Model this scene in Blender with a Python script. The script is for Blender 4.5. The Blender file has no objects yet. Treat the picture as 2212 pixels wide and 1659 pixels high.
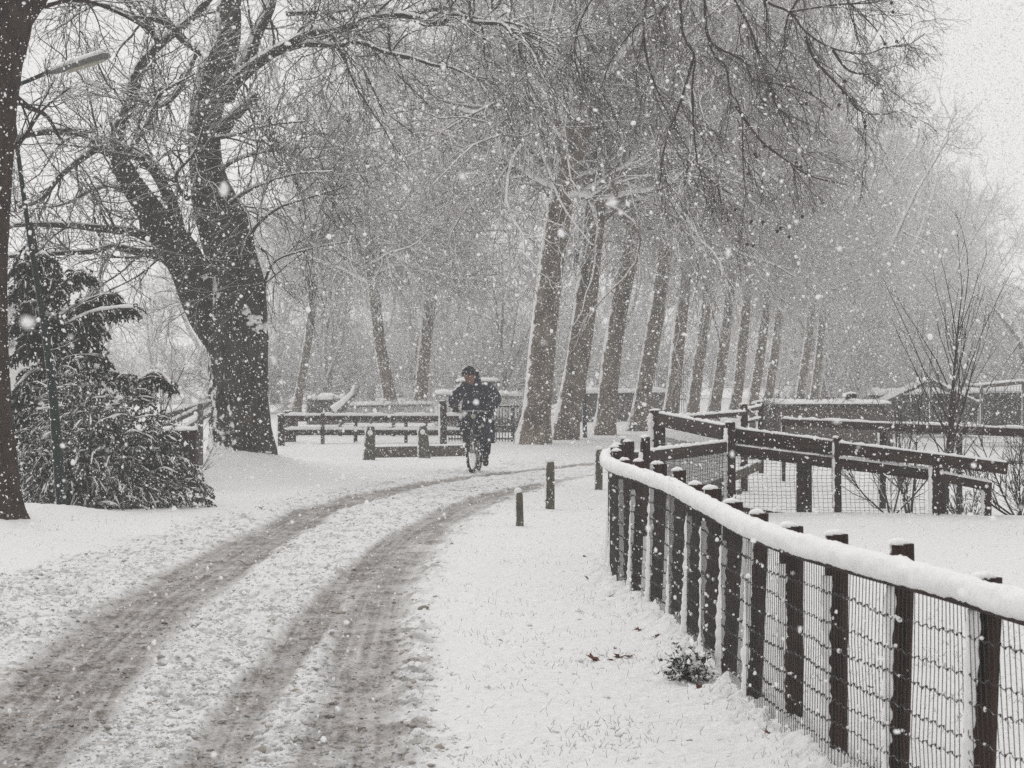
import bpy, math, random
import numpy as np
from mathutils import Matrix, Vector, Euler

# ------------------------------------------------------------------ camera, world, light
sc = bpy.context.scene
F, CX, HY, CH = 6000.0, 1106.0, 790.0, 1.7      # focal length / centre / horizon measured on a 2212 px wide view, eye height
cam_d = bpy.data.cameras.new("camera"); cam = bpy.data.objects.new("camera", cam_d)
sc.collection.objects.link(cam); sc.camera = cam
cam.location = (0, 0, CH); cam.rotation_euler = (math.radians(90), 0, 0)
cam_d.sensor_width = 36; cam_d.lens = 36 * F / 2212.0
cam_d.shift_y = -39.5 / 2212.0
cam_d.clip_start = 0.1; cam_d.clip_end = 2000
cam_d.dof.use_dof = True; cam_d.dof.focus_distance = 24; cam_d.dof.aperture_fstop = 14

world = bpy.data.worlds.new("World"); sc.world = world; world.use_nodes = True
wn = world.node_tree; wn.nodes.clear()
wo = wn.nodes.new("ShaderNodeOutputWorld"); bg = wn.nodes.new("ShaderNodeBackground")
sky = wn.nodes.new("ShaderNodeTexSky"); sky.sky_type = 'NISHITA'; sky.sun_disc = False
SUN_EL, SUN_ROT = math.radians(48), math.radians(335)
sky.sun_elevation = SUN_EL; sky.sun_rotation = SUN_ROT
mx = wn.nodes.new("ShaderNodeMix"); mx.data_type = 'RGBA'; mx.inputs[0].default_value = 0.985
wn.links.new(sky.outputs[0], mx.inputs[6]); mx.inputs[7].default_value = (7.6, 7.52, 7.48, 1)
wn.links.new(mx.outputs[2], bg.inputs[0]); bg.inputs[1].default_value = 0.1
wn.links.new(bg.outputs[0], wo.inputs[0])
sun_d = bpy.data.lights.new("sun", 'SUN'); sun_d.energy = 0.75; sun_d.angle = math.radians(35); sun_d.color = (1, .98, .95)
sun = bpy.data.objects.new("sun", sun_d); sc.collection.objects.link(sun)
sdir = Vector((math.sin(SUN_ROT) * math.cos(SUN_EL), math.cos(SUN_ROT) * math.cos(SUN_EL), math.sin(SUN_EL)))
sun.rotation_euler = sdir.to_track_quat('Z', 'Y').to_euler(); sun.location = (0, 0, 40)
sc.view_settings.view_transform = 'Standard'; sc.view_settings.look = 'None'; sc.view_settings.exposure = 0.2
sc.cycles.volume_bounces = 3; sc.cycles.max_bounces = 8; sc.cycles.diffuse_bounces = 6
sc.cycles.use_denoising = False

# ------------------------------------------------------------------ helpers
def tag(o, label=None, cat=None, group=None, kind=None):
    if label: o['label'] = label
    if cat: o['category'] = cat
    if group: o['group'] = group
    if kind: o['kind'] = kind
    return o
def empty(name, loc=(0, 0, 0), label=None, cat=None, group=None):
    o = bpy.data.objects.new(name, None); sc.collection.objects.link(o); o.location = loc
    o.empty_display_size = .2
    return tag(o, label, cat, group)
def W(x, y, D): return np.array(((x - CX) / F * D, D, CH - (y - HY) / F * D))
def G(x, y):
    D = CH * F / (y - HY); return np.array(((x - CX) / F * D, D))
def nrm(v): return v / np.maximum(np.linalg.norm(v, axis=-1, keepdims=True), 1e-9)

class MB:
    def __init__(s): s.v = []; s.f = []; s.n = 0
    def add(s, v, faces):
        v = np.asarray(v, float).reshape(-1, 3); s.v.append(v)
        for f in faces: s.f.append(np.asarray(f, np.int64) + s.n)
        s.n += len(v); return s
    def sweep(s, P, prof, scale=None, cap=True, ref=(0, 0, 1)):
        P = np.asarray(P, float); m = len(P); prof = np.asarray(prof, float); k = prof.shape[-2]
        T = nrm(np.gradient(P, axis=0)); ref = np.asarray(ref, float)
        side = nrm(np.cross(T, ref)); up = np.cross(side, T)
        if scale is None: scale = np.ones(m)
        pr = np.broadcast_to(prof, (m, k, 2)) * np.asarray(scale).reshape(m, -1, 1 if np.ndim(scale) < 2 else 1)
        V = P[:, None] + pr[..., :1] * side[:, None] + pr[..., 1:] * up[:, None]
        i = np.arange(m - 1)[:, None] * k; j = np.arange(k)[None]
        q = np.stack([i + j, i + (j + 1) % k, i + k + (j + 1) % k, i + k + j], -1).reshape(-1, 4)
        V = V.reshape(-1, 3); fs = [q]
        if cap:
            c0, c1 = len(V), len(V) + 1
            V = np.vstack([V, P[0] * 0 + V[:k].mean(0), V[(m - 1) * k:m * k].mean(0)])
            jj = np.arange(k)
            fs.append(np.stack([np.full(k, c0), (jj + 1) % k, jj], -1))
            fs.append(np.stack([np.full(k, c1), (m - 1) * k + jj, (m - 1) * k + (jj + 1) % k], -1))
        return s.add(V, fs)
    def tubes(s, P, R, k=3):
        P = np.asarray(P, float); R = np.asarray(R, float)
        if P.ndim == 2: P = P[None]; R = R[None]
        N, m, _ = P.shape
        if N == 0: return s
        T = nrm(np.gradient(P, axis=1))
        vert = np.abs(nrm(P[:, -1] - P[:, 0])[:, 2]) > .85
        ref = np.where(vert[:, None], np.array([0, -1., 0]), np.array([0, 0, 1.]))[:, None]
        side = nrm(np.cross(T, ref)); up = np.cross(side, T)
        a = np.pi / 2 + np.arange(k) * 2 * np.pi / k
        V = P[:, :, None] + R[:, :, None, None] * (np.cos(a)[:, None] * side[:, :, None] + np.sin(a)[:, None] * up[:, :, None])
        b = (np.arange(N) * m * k)[:, None, None]; i = (np.arange(m - 1) * k)[None, :, None]; j = np.arange(k)[None, None]
        q = np.stack([b + i + j, b + i + (j + 1) % k, b + i + k + (j + 1) % k, b + i + k + j], -1).reshape(-1, 4)
        return s.add(V.reshape(-1, 3), [q])
    def box(s, c, size, rot=None):
        c = np.asarray(c, float); h = np.asarray(size, float) / 2
        v = np.array([[x, y, z] for x in (-1, 1) for y in (-1, 1) for z in (-1, 1)]) * h
        if rot is not None: v = v @ np.array(rot).T
        return s.add(v + c, [[[0, 1, 3, 2], [4, 6, 7, 5], [0, 4, 5, 1], [2, 3, 7, 6], [0, 2, 6, 4], [1, 5, 7, 3]]])
    def ball(s, c, r, nu=10, nv=7, rng=None, jit=0):
        r = np.broadcast_to(np.asarray(r, float), (3,)); c = np.asarray(c, float)
        th = np.linspace(0, np.pi, nv + 1)[1:-1]; ph = np.arange(nu) * 2 * np.pi / nu
        V = np.stack([np.sin(th)[:, None] * np.cos(ph), np.sin(th)[:, None] * np.sin(ph), np.cos(th)[:, None] + 0 * ph], -1).reshape(-1, 3)
        V = np.vstack([V, [0, 0, 1], [0, 0, -1]])
        if jit: V = V * (1 + rng.normal(0, jit, (len(V), 1)))
        V = V * r + c; j = np.arange(nu); top = len(V) - 2
        i = (np.arange(nv - 2) * nu)[:, None]
        q = np.stack([i + j, i + nu + j, i + nu + (j + 1) % nu, i + (j + 1) % nu], -1).reshape(-1, 4)
        b = (nv - 2) * nu
        return s.add(V, [q, np.stack([np.full(nu, top), j, (j + 1) % nu], -1), np.stack([np.full(nu, top + 1), b + (j + 1) % nu, b + j], -1)])
    def mesh(s, name, mat, smooth=True, attrs=None):
        me = bpy.data.meshes.new(name); V = np.vstack(s.v)
        me.vertices.add(len(V)); me.vertices.foreach_set('co', V.astype(np.float32).ravel())
        loops = np.concatenate([f.ravel() for f in s.f]); sizes = np.concatenate([np.full(len(f), f.shape[1]) for f in s.f])
        me.loops.add(len(loops)); me.loops.foreach_set('vertex_index', loops.astype(np.int32))
        st = np.concatenate([[0], np.cumsum(sizes)[:-1]])
        me.polygons.add(len(sizes)); me.polygons.foreach_set('loop_start', st.astype(np.int32))
        me.polygons.foreach_set('use_smooth', np.full(len(sizes), smooth))
        if attrs:
            for k, a in attrs.items():
                at = me.attributes.new(k, 'FLOAT', 'POINT'); at.data.foreach_set('value', a.astype(np.float32).ravel())
        me.materials.append(mat); me.update(calc_edges=True); me.validate(); return me
    def build(s, name, mat, parent=None, smooth=True, attrs=None):
        if not s.v: return None
        o = bpy.data.objects.new(name, s.mesh(name, mat, smooth, attrs)); sc.collection.objects.link(o)
        if parent is not None: o.parent = parent
        return o
def local(root, A):  # world coordinates -> coordinates of an unrotated empty
    return np.asarray(A, float) - np.array(root.location)

def catmull(P, n):
    P = np.asarray(P, float); Q = np.vstack([2 * P[0] - P[1], P, 2 * P[-1] - P[-2]])
    L = np.linalg.norm(np.diff(P[:, :3], axis=0), axis=1); cum = np.concatenate([[0], np.cumsum(L)]); t = np.linspace(0, cum[-1], n)
    i = np.clip(np.searchsorted(cum, t, side='right') - 1, 0, len(P) - 2); u = ((t - cum[i]) / np.maximum(L[i], 1e-9))[:, None]
    p0, p1, p2, p3 = Q[i], Q[i + 1], Q[i + 2], Q[i + 3]
    return .5 * ((2 * p1) + (-p0 + p2) * u + (2 * p0 - 5 * p1 + 4 * p2 - p3) * u ** 2 + (-p0 + 3 * p1 - 3 * p2 + p3) * u ** 3)

_perm = np.random.RandomState(7).permutation(4096); _val = np.random.RandomState(8).rand(4096)
def vn(x, y, s=0):
    xi = np.floor(x).astype(np.int64); yi = np.floor(y).astype(np.int64); u = x - xi; v = y - yi
    u = u * u * (3 - 2 * u); v = v * v * (3 - 2 * v)
    def h(a, b): return _val[(_perm[(a + s * 57) & 4095] + b) & 4095]
    return (h(xi, yi) * (1 - u) + h(xi + 1, yi) * u) * (1 - v) + (h(xi, yi + 1) * (1 - u) + h(xi + 1, yi + 1) * u) * v
def fbm(x, y, o=3, s=0):
    r = 0; a = .5; t = 0
    for i in range(o): r = r + a * vn(x, y, s + i); t += a; a *= .5; x = x * 2.03 + 11; y = y * 2.03 + 5
    return r / t
def sst(a, b, x):
    t = np.clip((x - a) / (b - a), 0, 1); return t * t * (3 - 2 * t)
def dline(x, y, pts):
    d = np.full(np.shape(x), 1e9); best = np.zeros(np.shape(x))
    acc = 0
    for (a, b) in zip(pts[:-1], pts[1:]):
        e = b - a; L2 = e @ e; t = np.clip(((x - a[0]) * e[0] + (y - a[1]) * e[1]) / L2, 0, 1)
        q = np.hypot(x - a[0] - t * e[0], y - a[1] - t * e[1]); m = q < d
        best = np.where(m, acc + t, best); d = np.where(m, q, d); acc += 1
    return d, best

# ------------------------------------------------------------------ materials
def newmat(name):
    m = bpy.data.materials.new(name); m.use_nodes = True; nt = m.node_tree
    b = nt.nodes['Principled BSDF']; b.inputs['Roughness'].default_value = .85
    b.inputs['Specular IOR Level'].default_value = .2
    return m, nt, b
def N(nt, t, **k):
    n = nt.nodes.new(t)
    for a, v in k.items(): setattr(n, a, v)
    return n
def noise(nt, co, scale, detail=3, rough=.55, stretch=None):
    if stretch:
        mp = N(nt, 'ShaderNodeMapping'); mp.inputs['Scale'].default_value = stretch; nt.links.new(co, mp.inputs[0]); co = mp.outputs[0]
    n = N(nt, 'ShaderNodeTexNoise'); n.inputs['Scale'].default_value = scale; n.inputs['Detail'].default_value = detail
    n.inputs['Roughness'].default_value = rough; nt.links.new(co, n.inputs['Vector']); return n.outputs['Fac']
def mathn(nt, op, a, b=None, clamp=False):
    n = N(nt, 'ShaderNodeMath', operation=op, use_clamp=clamp)
    for i, v in enumerate((a, b)):
        if v is None: continue
        if isinstance(v, (int, float)): n.inputs[i].default_value = v
        else: nt.links.new(v, n.inputs[i])
    return n.outputs[0]
def ramp(nt, v, a, b, c=0., d=1.):
    n = N(nt, 'ShaderNodeMapRange'); n.clamp = True; nt.links.new(v, n.inputs[0])
    for i, q in enumerate((a, b, c, d)): n.inputs[i + 1].default_value = q
    return n.outputs[0]
def mixc(nt, f, a, b):
    n = N(nt, 'ShaderNodeMix', data_type='RGBA')
    if isinstance(f, (int, float)): n.inputs[0].default_value = f
    else: nt.links.new(f, n.inputs[0])
    for i, q in ((6, a), (7, b)):
        if isinstance(q, tuple): n.inputs[i].default_value = q + (1,)
        else: nt.links.new(q, n.inputs[i])
    return n.outputs[2]
def bump(nt, b, h, strength, dist):
    n = N(nt, 'ShaderNodeBump'); n.inputs['Strength'].default_value = strength; n.inputs['Distance'].default_value = dist
    nt.links.new(h, n.inputs['Height']); nt.links.new(n.outputs[0], b.inputs['Normal'])
SNOW = (.80, .795, .79)
def weathered(name, c1, c2, scale, stretch=None, sdir=(-.75, -.1, .65), th=.62, soft=.12, rag=.5, rscale=14, rough=.85, bstr=.6, bdist=.01, coord='Object', th2=None):
    """surface with its own two-tone grain, and wind-blown snow stuck on the faces turned up / into the wind"""
    m, nt, b = newmat(name); tc = N(nt, 'ShaderNodeTexCoord').outputs[coord]; g = N(nt, 'ShaderNodeNewGeometry')
    n1 = noise(nt, tc, scale, 5, .6, stretch); base = mixc(nt, ramp(nt, n1, .35, .65), c1, c2)
    n2 = noise(nt, tc, rscale, 3)
    def fac(sd, th):
        dt = N(nt, 'ShaderNodeVectorMath', operation='DOT_PRODUCT'); nt.links.new(g.outputs['Normal'], dt.inputs[0])
        v = Vector(sd).normalized(); dt.inputs[1].default_value = v
        s = mathn(nt, 'ADD', dt.outputs['Value'], mathn(nt, 'MULTIPLY', mathn(nt, 'SUBTRACT', n2, .5), rag))
        return ramp(nt, s, th, th + soft)
    f = fac(sdir, th)
    if th2 is not None: f = mathn(nt, 'MAXIMUM', f, fac((0, 0, 1), th2))
    nt.links.new(mixc(nt, f, base, SNOW), b.inputs['Base Color'])
    b.inputs['Roughness'].default_value = rough
    bump(nt, b, n1, bstr, bdist)
    return m
def plain(name, col, rough=.8, metal=0):
    m, nt, b = newmat(name); tc = N(nt, 'ShaderNodeTexCoord').outputs['Object']
    n1 = noise(nt, tc, 25, 3); k = tuple(q * .7 for q in col)
    nt.links.new(mixc(nt, n1, k, col), b.inputs['Base Color']); b.inputs['Roughness'].default_value = rough; b.inputs['Metallic'].default_value = metal
    return m
M = {}
M['oak'] = weathered('oak_bark', (.005, .004, .0038), (.06, .048, .038), 7, (1, 1, .4), sdir=(-.7, -.35, .6), th=.74, soft=.1, rag=1.1, rscale=8, bstr=1, bdist=.05)
M['oaklimb'] = weathered('oak_limb_bark', (.010, .008, .007), (.03, .024, .021), 12, None, sdir=(-.45, -.1, .9), th=.55, soft=.1, rag=.5, rscale=9)
M['left'] = weathered('left_tree_bark', (.012, .007, .005), (.05, .03, .022), 14, (1, 1, .35), sdir=(-.9, -.1, .3), th=.9, rag=.6, bstr=1, bdist=.03)
M['plane'] = weathered('plane_bark', (.055, .043, .034), (.20, .165, .13), 4, (1, 1, .6), sdir=(-.97, -.22, .1), th=.86, soft=.08, rag=.6, rscale=6, bstr=1, bdist=.04)
M['twig'] = weathered('snowy_twigs', (.085, .066, .055), (.17, .135, .115), 3, None, sdir=(-.4, -.05, .9), th=-.15, soft=.3, rag=1.1, rscale=5, bstr=0)
M['paletwig'] = weathered('snow_laden_twigs', (.11, .09, .08), (.20, .17, .15), 3, None, sdir=(-.4, -.05, .9), th=-.25, soft=.3, rag=.9, rscale=5, bstr=0)
M['oaktwig'] = weathered('oak_twigs', (.018, .014, .013), (.045, .036, .032), 3, None, sdir=(-.4, -.05, .9), th=.38, soft=.25, rag=.9, rscale=5, bstr=0)
M['dtwig'] = weathered('dark_twigs', (.022, .015, .013), (.06, .040, .035), 3, None, sdir=(-.4, -.05, .9), th=.60, soft=.2, rag=.8, rscale=5, bstr=0)
M['wood'] = weathered('fence_wood', (.003, .0022, .002), (.050, .025, .018), 9, (5, 5, .2), sdir=(-.8, -.1, .5), th=.93, soft=.1, rag=.55, rscale=45, bstr=1, bdist=.012)
M['wood2'] = weathered('rail_wood', (.008, .005, .004), (.045, .024, .018), 6, (1, 1, 6), sdir=(-.3, -.1, .95), th=.82, soft=.1, rag=.8, rscale=30, bstr=1, bdist=.012)
M['greywood'] = weathered('grey_wood', (.075, .065, .055), (.15, .13, .115), 8, (1, 1, 4), sdir=(-.6, -.1, .8), th=.8, rag=.4)
M['green_post'] = weathered('mossy_post', (.05, .046, .032), (.13, .115, .085), 14, (1, 1, .5), sdir=(-.9, -.2, .5), th=.80, soft=.1, rag=.6, rscale=22)
M['stone'] = weathered('stone_bollard', (.045, .045, .035), (.12, .12, .095), 12, None, sdir=(-.9, -.15, .5), th=.80, soft=.1, rag=.7, rscale=16)
M['metal'] = weathered('dark_iron', (.02, .02, .022), (.05, .05, .052), 12, None, sdir=(-.7, -.1, .8), th=.8, rag=.5, rough=.6)
M['wire'] = weathered('fence_wire', (.015, .013, .012), (.05, .045, .04), 12, None, sdir=(-.3, -.1, .95), th=.95, rag=.5, rough=.6, bstr=0)
M['lamp'] = weathered('green_lamp_paint', (.004, .011, .010), (.008, .022, .020), 10, None, sdir=(-1, 0, .1), th=.9, soft=.1, rag=.6, rscale=20, rough=.55)
M['lamphead'] = weathered('grey_lamp_housing', (.09, .09, .085), (.16, .16, .15), 10, None, sdir=(0, 0, 1), th=.3, rag=.4, rough=.6)
M['lens'] = plain('lamp_glass', (.42, .40, .33), .3)
M['brick'] = weathered('brick', (.05, .042, .036), (.12, .10, .085), 12, None, sdir=(-.3, 0, 1), th=.8)
M['hedge'] = weathered('hedge_leaves', (.05, .042, .038), (.12, .10, .09), 20, None, sdir=(-.3, 0, .95), th=.75, rag=.9, rscale=12)
M['leaf'] = weathered('evergreen_leaves', (.010, .018, .009), (.035, .050, .026), 9, None, sdir=(-.3, -.2, .95), th=.50, soft=.2, rag=1.1, rscale=12, bstr=0)
M['yew'] = weathered('conifer_needles', (.006, .010, .009), (.022, .030, .026), 9, None, sdir=(-.3, -.2, .95), th=.86, soft=.1, rag=.9, rscale=9, bstr=0)
M['wall'] = weathered('pale_render', (.66, .65, .63), (.74, .73, .71), 5, None, th=.97)
M['glass'] = plain('window_glass', (.12, .13, .14), .2)
M['roof'] = weathered('snow_roof', (.25, .24, .23), (.32, .31, .30), 6, None, sdir=(0, 0, 1), th=.15)
M['brown'] = plain('dead_leaf', (.13, .05, .026)); M['seed'] = plain('seed_ball', (.03, .02, .018))
M['rock'] = plain('stone_grey', (.28, .25, .22)); M['clod'] = plain('slush_clod', (.42, .38, .34))
M['jacket'] = weathered('navy_jacket', (.018, .021, .03), (.04, .045, .06), 8, None, sdir=(-.5, -.2, .9), th=.86, rag=1.0, rscale=18, bstr=.5, bdist=.02)
M['trouser'] = weathered('dark_trousers', (.014, .017, .026), (.03, .035, .05), 8, None, sdir=(-.5, -.4, .8), th=.8, rag=.9, rscale=14, bstr=.5, bdist=.02)
M['skin'] = plain('skin', (.27, .15, .12), .6); M['knit'] = weathered('dark_knit', (.010, .010, .012), (.03, .03, .032), 40, None, th=.85, rag=.8, rscale=20)
M['rubber'] = plain('rubber', (.02, .02, .02), .8); M['frame'] = weathered('bicycle_paint', (.02, .02, .022), (.03, .03, .035), 9, None, th=.8, rough=.5)
M['steel'] = plain('steel', (.35, .35, .35), .35, .8); M['eye'] = plain('eye', (.03, .02, .02), .3)
def snow_mat(name, sc1=60, bs=.35, bd=.006):
    m, nt, b = newmat(name); tc = N(nt, 'ShaderNodeNewGeometry').outputs['Position']
    n = noise(nt, tc, sc1, 4, .65); nt.links.new(mixc(nt, ramp(nt, n, .3, .7), (.76, .755, .75), (.84, .835, .83)), b.inputs['Base Color'])
    bump(nt, b, n, bs, bd); b.inputs['Roughness'].default_value = .7; return m
M['snow'] = snow_mat('snow'); M['flake'] = plain('flake', (.95, .95, .95)); 
def flake_mat():
    nt = M['flake'].node_tree; nt.nodes.clear(); o = N(nt, 'ShaderNodeOutputMaterial'); a = N(nt, 'ShaderNodeBsdfDiffuse'); b = N(nt, 'ShaderNodeBsdfTranslucent'); m = N(nt, 'ShaderNodeMixShader')
    for q in (a, b): q.inputs['Color'].default_value = (.97, .97, .97, 1)
    m.inputs[0].default_value = .5; nt.links.new(a.outputs[0], m.inputs[1]); nt.links.new(b.outputs[0], m.inputs[2]); nt.links.new(m.outputs[0], o.inputs[0])
flake_mat()
def ground_mat():
    m, nt, b = newmat('snowy_ground'); pos = N(nt, 'ShaderNodeNewGeometry').outputs['Position']
    at = N(nt, 'ShaderNodeAttribute', attribute_name='dirt').outputs['Fac']
    sl = N(nt, 'ShaderNodeAttribute', attribute_name='slush').outputs['Fac']
    n1 = noise(nt, pos, 60, 5, .75); n2 = noise(nt, pos, 20, 4, .65); n3 = noise(nt, pos, 5, 3)
    f = mathn(nt, 'ADD', at, mathn(nt, 'MULTIPLY', mathn(nt, 'SUBTRACT', n1, .5), mathn(nt, 'MULTIPLY', at, 1.9)))
    f = mathn(nt, 'ADD', f, mathn(nt, 'MULTIPLY', mathn(nt, 'SUBTRACT', n2, .5), mathn(nt, 'MULTIPLY', sl, .55)))
    snow = mixc(nt, ramp(nt, n2, .3, .7), (.74, .735, .725), (.83, .825, .82))
    dirt = mixc(nt, ramp(nt, n3, .4, .6), (.11, .096, .088), (.14, .112, .09))
    nt.links.new(mixc(nt, mathn(nt, 'MULTIPLY', f, 1.0, True), snow, dirt), b.inputs['Base Color'])
    h = mathn(nt, 'ADD', mathn(nt, 'MULTIPLY', n1, .35), n2)
    bump(nt, b, h, .9, .02); b.inputs['Roughness'].default_value = .75
    return m
M['ground'] = ground_mat()

# ------------------------------------------------------------------ ground and road
LT = [G(*p) for p in [(-230, 1900), (20, 1620), (200, 1420), (330, 1300), (535, 1180), (690, 1100), (830, 1062), (930, 1041), (1010, 1029), (1110, 1018), (1240, 1004), (1400, 985)]]
LTW = [.34, .34, .38, .42, .36, .30, .26, .26, .24, .2, .2, .2]
R1 = [G(*p) for p in [(340, 1900), (460, 1640), (545, 1500), (640, 1385), (715, 1290), (790, 1220), (870, 1155), (970, 1098), (1060, 1066), (1200, 1038), (1330, 1018), (1450, 1005)]]
R2 = [G(*p) for p in [(700, 2100), (745, 1659), (775, 1450), (820, 1290), (875, 1200), (935, 1140), (1010, 1095), (1110, 1062), (1220, 1042)]]
EDG = [G(*p) for p in [(905, 2300), (890, 1659), (888, 1450), (905, 1300), (945, 1195), (1000, 1140), (1090, 1085), (1200, 1050)]]
LEFT = [(-1700, 2600), (-700, 1659), (-300, 1400), (0, 1240), (400, 1125), (700, 1055), (1000, 1004), (1200, 977), (1400, 948), (1600, 928)]
RIGHT = [(1600, 948), (1400, 987), (1250, 1035), (1110, 1078), (1010, 1135), (960, 1195), (932, 1300), (930, 1500), (940, 1659), (960, 2600)]
POLY = [G(*p) for p in LEFT + RIGHT]
FX = [(1.05, 29.5), (1.25, 26.7), (1.05, 25.7), (0.91, 24.6), (0.845, 23.4), (0.82, 22.3), (0.84, 21.2), (0.9, 20.2), (0.99, 19.25), (1.064, 18.2), (1.098, 16.9), (1.118, 15.9), (1.151, 14.8), (1.19, 13.7), (1.255, 12.75), (1.345, 11.75), (1.475, 10.7), (1.625, 9.65), (1.8, 8.6), (2.0, 7.6)]
FP = [np.array(p) for p in FX]
def height(x, y):
    h = (fbm(x * .25, y * .12, 2, 3) - .5) * .05
    h = h + .36 * np.exp(-(((x + 4.35) / 1.15) ** 2 + ((y - 44.0) / 2.8) ** 2)) * (1 + .5 * (fbm(x * 3, y * 1.5, 2, 7) - .5))               # mound at the foot of the big tree
    h = h + .10 * np.exp(-(((x + 5.6) / .7) ** 2 + ((y - 30.0) / 1.4) ** 2))
    ditch = sst(-5.5, -4.2, x) * (1 - sst(-1.2, -.6, x)) * sst(51.2, 53, y) * (1 - sst(55.6, 58.5, y)); h = h - .42 * ditch
    h = h + .10 * (1 - sst(-5.0, -4.2, x)) * np.exp(-((y - 31.2) / .8) ** 2)
    h = h - .28 * sst(31.2, 34, y) * sst(1.5, 2.6, x) * (1 - sst(37, 42, y))                  # paddock drops behind the crest
    h = h + .06 * np.exp(-((x - 3.6) / 1.6) ** 2 - ((y - 30.6) / 1.3) ** 2)
    return h
def ground_eval(x, y):
    h = height(x, y)
    dp, _ = dline(x, y, POLY + [POLY[0]])
    ins = np.zeros(np.shape(x), bool); n = len(POLY)
    for i in range(n):
        a, b = POLY[i], POLY[(i + 1) % n]
        c = (a[1] > y) != (b[1] > y)
        ins ^= c & (x < (b[0] - a[0]) * (y - a[1]) / np.where(b[1] == a[1], 1e-9, b[1] - a[1]) + a[0])
    sd = np.where(ins, dp, -dp)
    road = sst(-.12, .35, sd + (fbm(x * 2, y * 2, 2, 9) - .5) * .4)
    dl, tl = dline(x, y, LT); wl = np.interp(tl, np.arange(len(LTW)), LTW)
    d1, _ = dline(x, y, R1); d2, t2 = dline(x, y, R2); de, _ = dline(x, y, EDG)
    wob = (fbm(x * 3, y * .8, 2, 12) - .5) * .16
    tL = 1 - sst(.62, 1.12, (dl + wob) / wl); tR1 = 1 - sst(.10, .19, d1 + wob * .5); tR2 = 1 - sst(.14, .30, d2 + wob)
    streak = np.where(dl < .7, vn(dl * 60, y * .35, 21), vn(d2 * 55, y * .35, 22)) * .6 + vn(dl * 22, y * .6, 23) * .4
    big = fbm(x * 5, y * 3.2, 3, 31); mid = fbm(x * 14, y * 11, 3, 41)
    far = sst(30, 60, y)
    tr = np.maximum.reduce([tL, tR1, tR2 * .95])
    mid2 = fbm(x * 30, y * 30, 2, 45); dirt = tr * (.46 + .48 * streak + .40 * (big - .5) + .4 * (mid - .5) + .4 * (mid2 - .5))
    eb = np.exp(-(de / .17) ** 2) * sst(.40, .60, fbm(x * 9, y * 7, 3, 51)) * .95
    mott = road * sst(.50, .75, fbm(x * 11, y * 9, 4, 61)) * .58
    dirt = np.maximum.reduce([dirt, eb * (1 - far), mott * (1 - .5 * far)]) * road
    dirt = dirt * (1 - .35 * sst(45, 60, y))
    rough = road * (1 - .45 * tr)
    cl = np.abs(fbm(x * 16, y * 16, 3, 71) - .5) * 2
    cl2 = sst(.58, .85, vn(x * 22, y * 22, 75)) * sst(.4, .65, big)
    h = h - road * .015 - tr * .022 * (1 - far)
    h = h + rough * (cl * .030 + cl2 * .026 + (mid - .5) * .03 + (mid2 - .5) * .022) + np.exp(-(de / .13) ** 2) * .025 * sst(.4, .7, mid) * (1 - far)
    h = h + (1 - road) * ((fbm(x * 5, y * 5, 3, 81) - .5) * .022 + (fbm(x * 22, y * 22, 2, 85) - .5) * .018 + np.abs(fbm(x * 34, y * 34, 2, 87) - .5) * .018 * sst(.35, .65, fbm(x * 1.5, y * 1.1, 2, 89)))
    df, _ = dline(x, y, FP)
    berm = np.exp(-((df - .02) / .17) ** 2)
    h = h + berm * (.05 + (fbm(x * 11, y * 11, 3, 91) - .5) * .15) + np.exp(-((df - .02) / .35) ** 2) * (fbm(x * 6, y * 6, 2, 95) - .5) * .07
    slush = np.clip(road * .9 + berm * .15, 0, 1)
    return h, np.clip(dirt, 0, 1), slush, road
def make_ground():
    th = np.concatenate([-np.linspace(3.5, .30, 50)[:-1], np.linspace(-.30, .30, 860), np.linspace(.30, 3.5, 50)[1:]])
    inv = np.concatenate([np.linspace(1 / 4., 1 / 8.5, 160)[:-1], np.linspace(1 / 8.5, 1 / 640., 1150)])
    Y = 1 / inv; X = th[None] * Y[:, None]; YY = np.broadcast_to(Y[:, None], X.shape)
    h, dirt, slush, road = ground_eval(X, YY)
    V = np.stack([X, YY, h], -1); r, c = X.shape
    idx = np.arange(r * c).reshape(r, c)
    q = np.stack([idx[:-1, :-1], idx[:-1, 1:], idx[1:, 1:], idx[1:, :-1]], -1).reshape(-1, 4)
    isr = (road[:-1, :-1] > .5).ravel()
    for name, msk in (('road', isr), ('ground', ~isr)):
        qq = q[msk]; u, inv_ = np.unique(qq, return_inverse=True)
        mb = MB(); mb.add(V.reshape(-1, 3)[u], [inv_.reshape(-1, 4)])
        if name == 'ground':   # plain apron round and behind the camera
            nv = mb.n; mb.add([[-60, -25, 0], [60, -25, 0], [14.0, 4, 0], [-14.0, 4, 0]], [[[0, 1, 2, 3]]])
        a = {'dirt': dirt.ravel()[u], 'slush': slush.ravel()[u]}
        if name == 'ground': a = {k: np.concatenate([v_, np.zeros(4)]) for k, v_ in a.items()}
        o = mb.build(name, M['ground'], None, True, a)
        tag(o, {'road': 'snow covered lane with grey slushy tyre tracks curving right', 'ground': 'snow covered verge, field and paddock ground'}[name], name, None, 'structure')
make_ground()
def gz(x, y):
    h, _, _, _ = ground_eval(np.atleast_1d(np.float64(x)), np.atleast_1d(np.float64(y))); return float(h[0])

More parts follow.
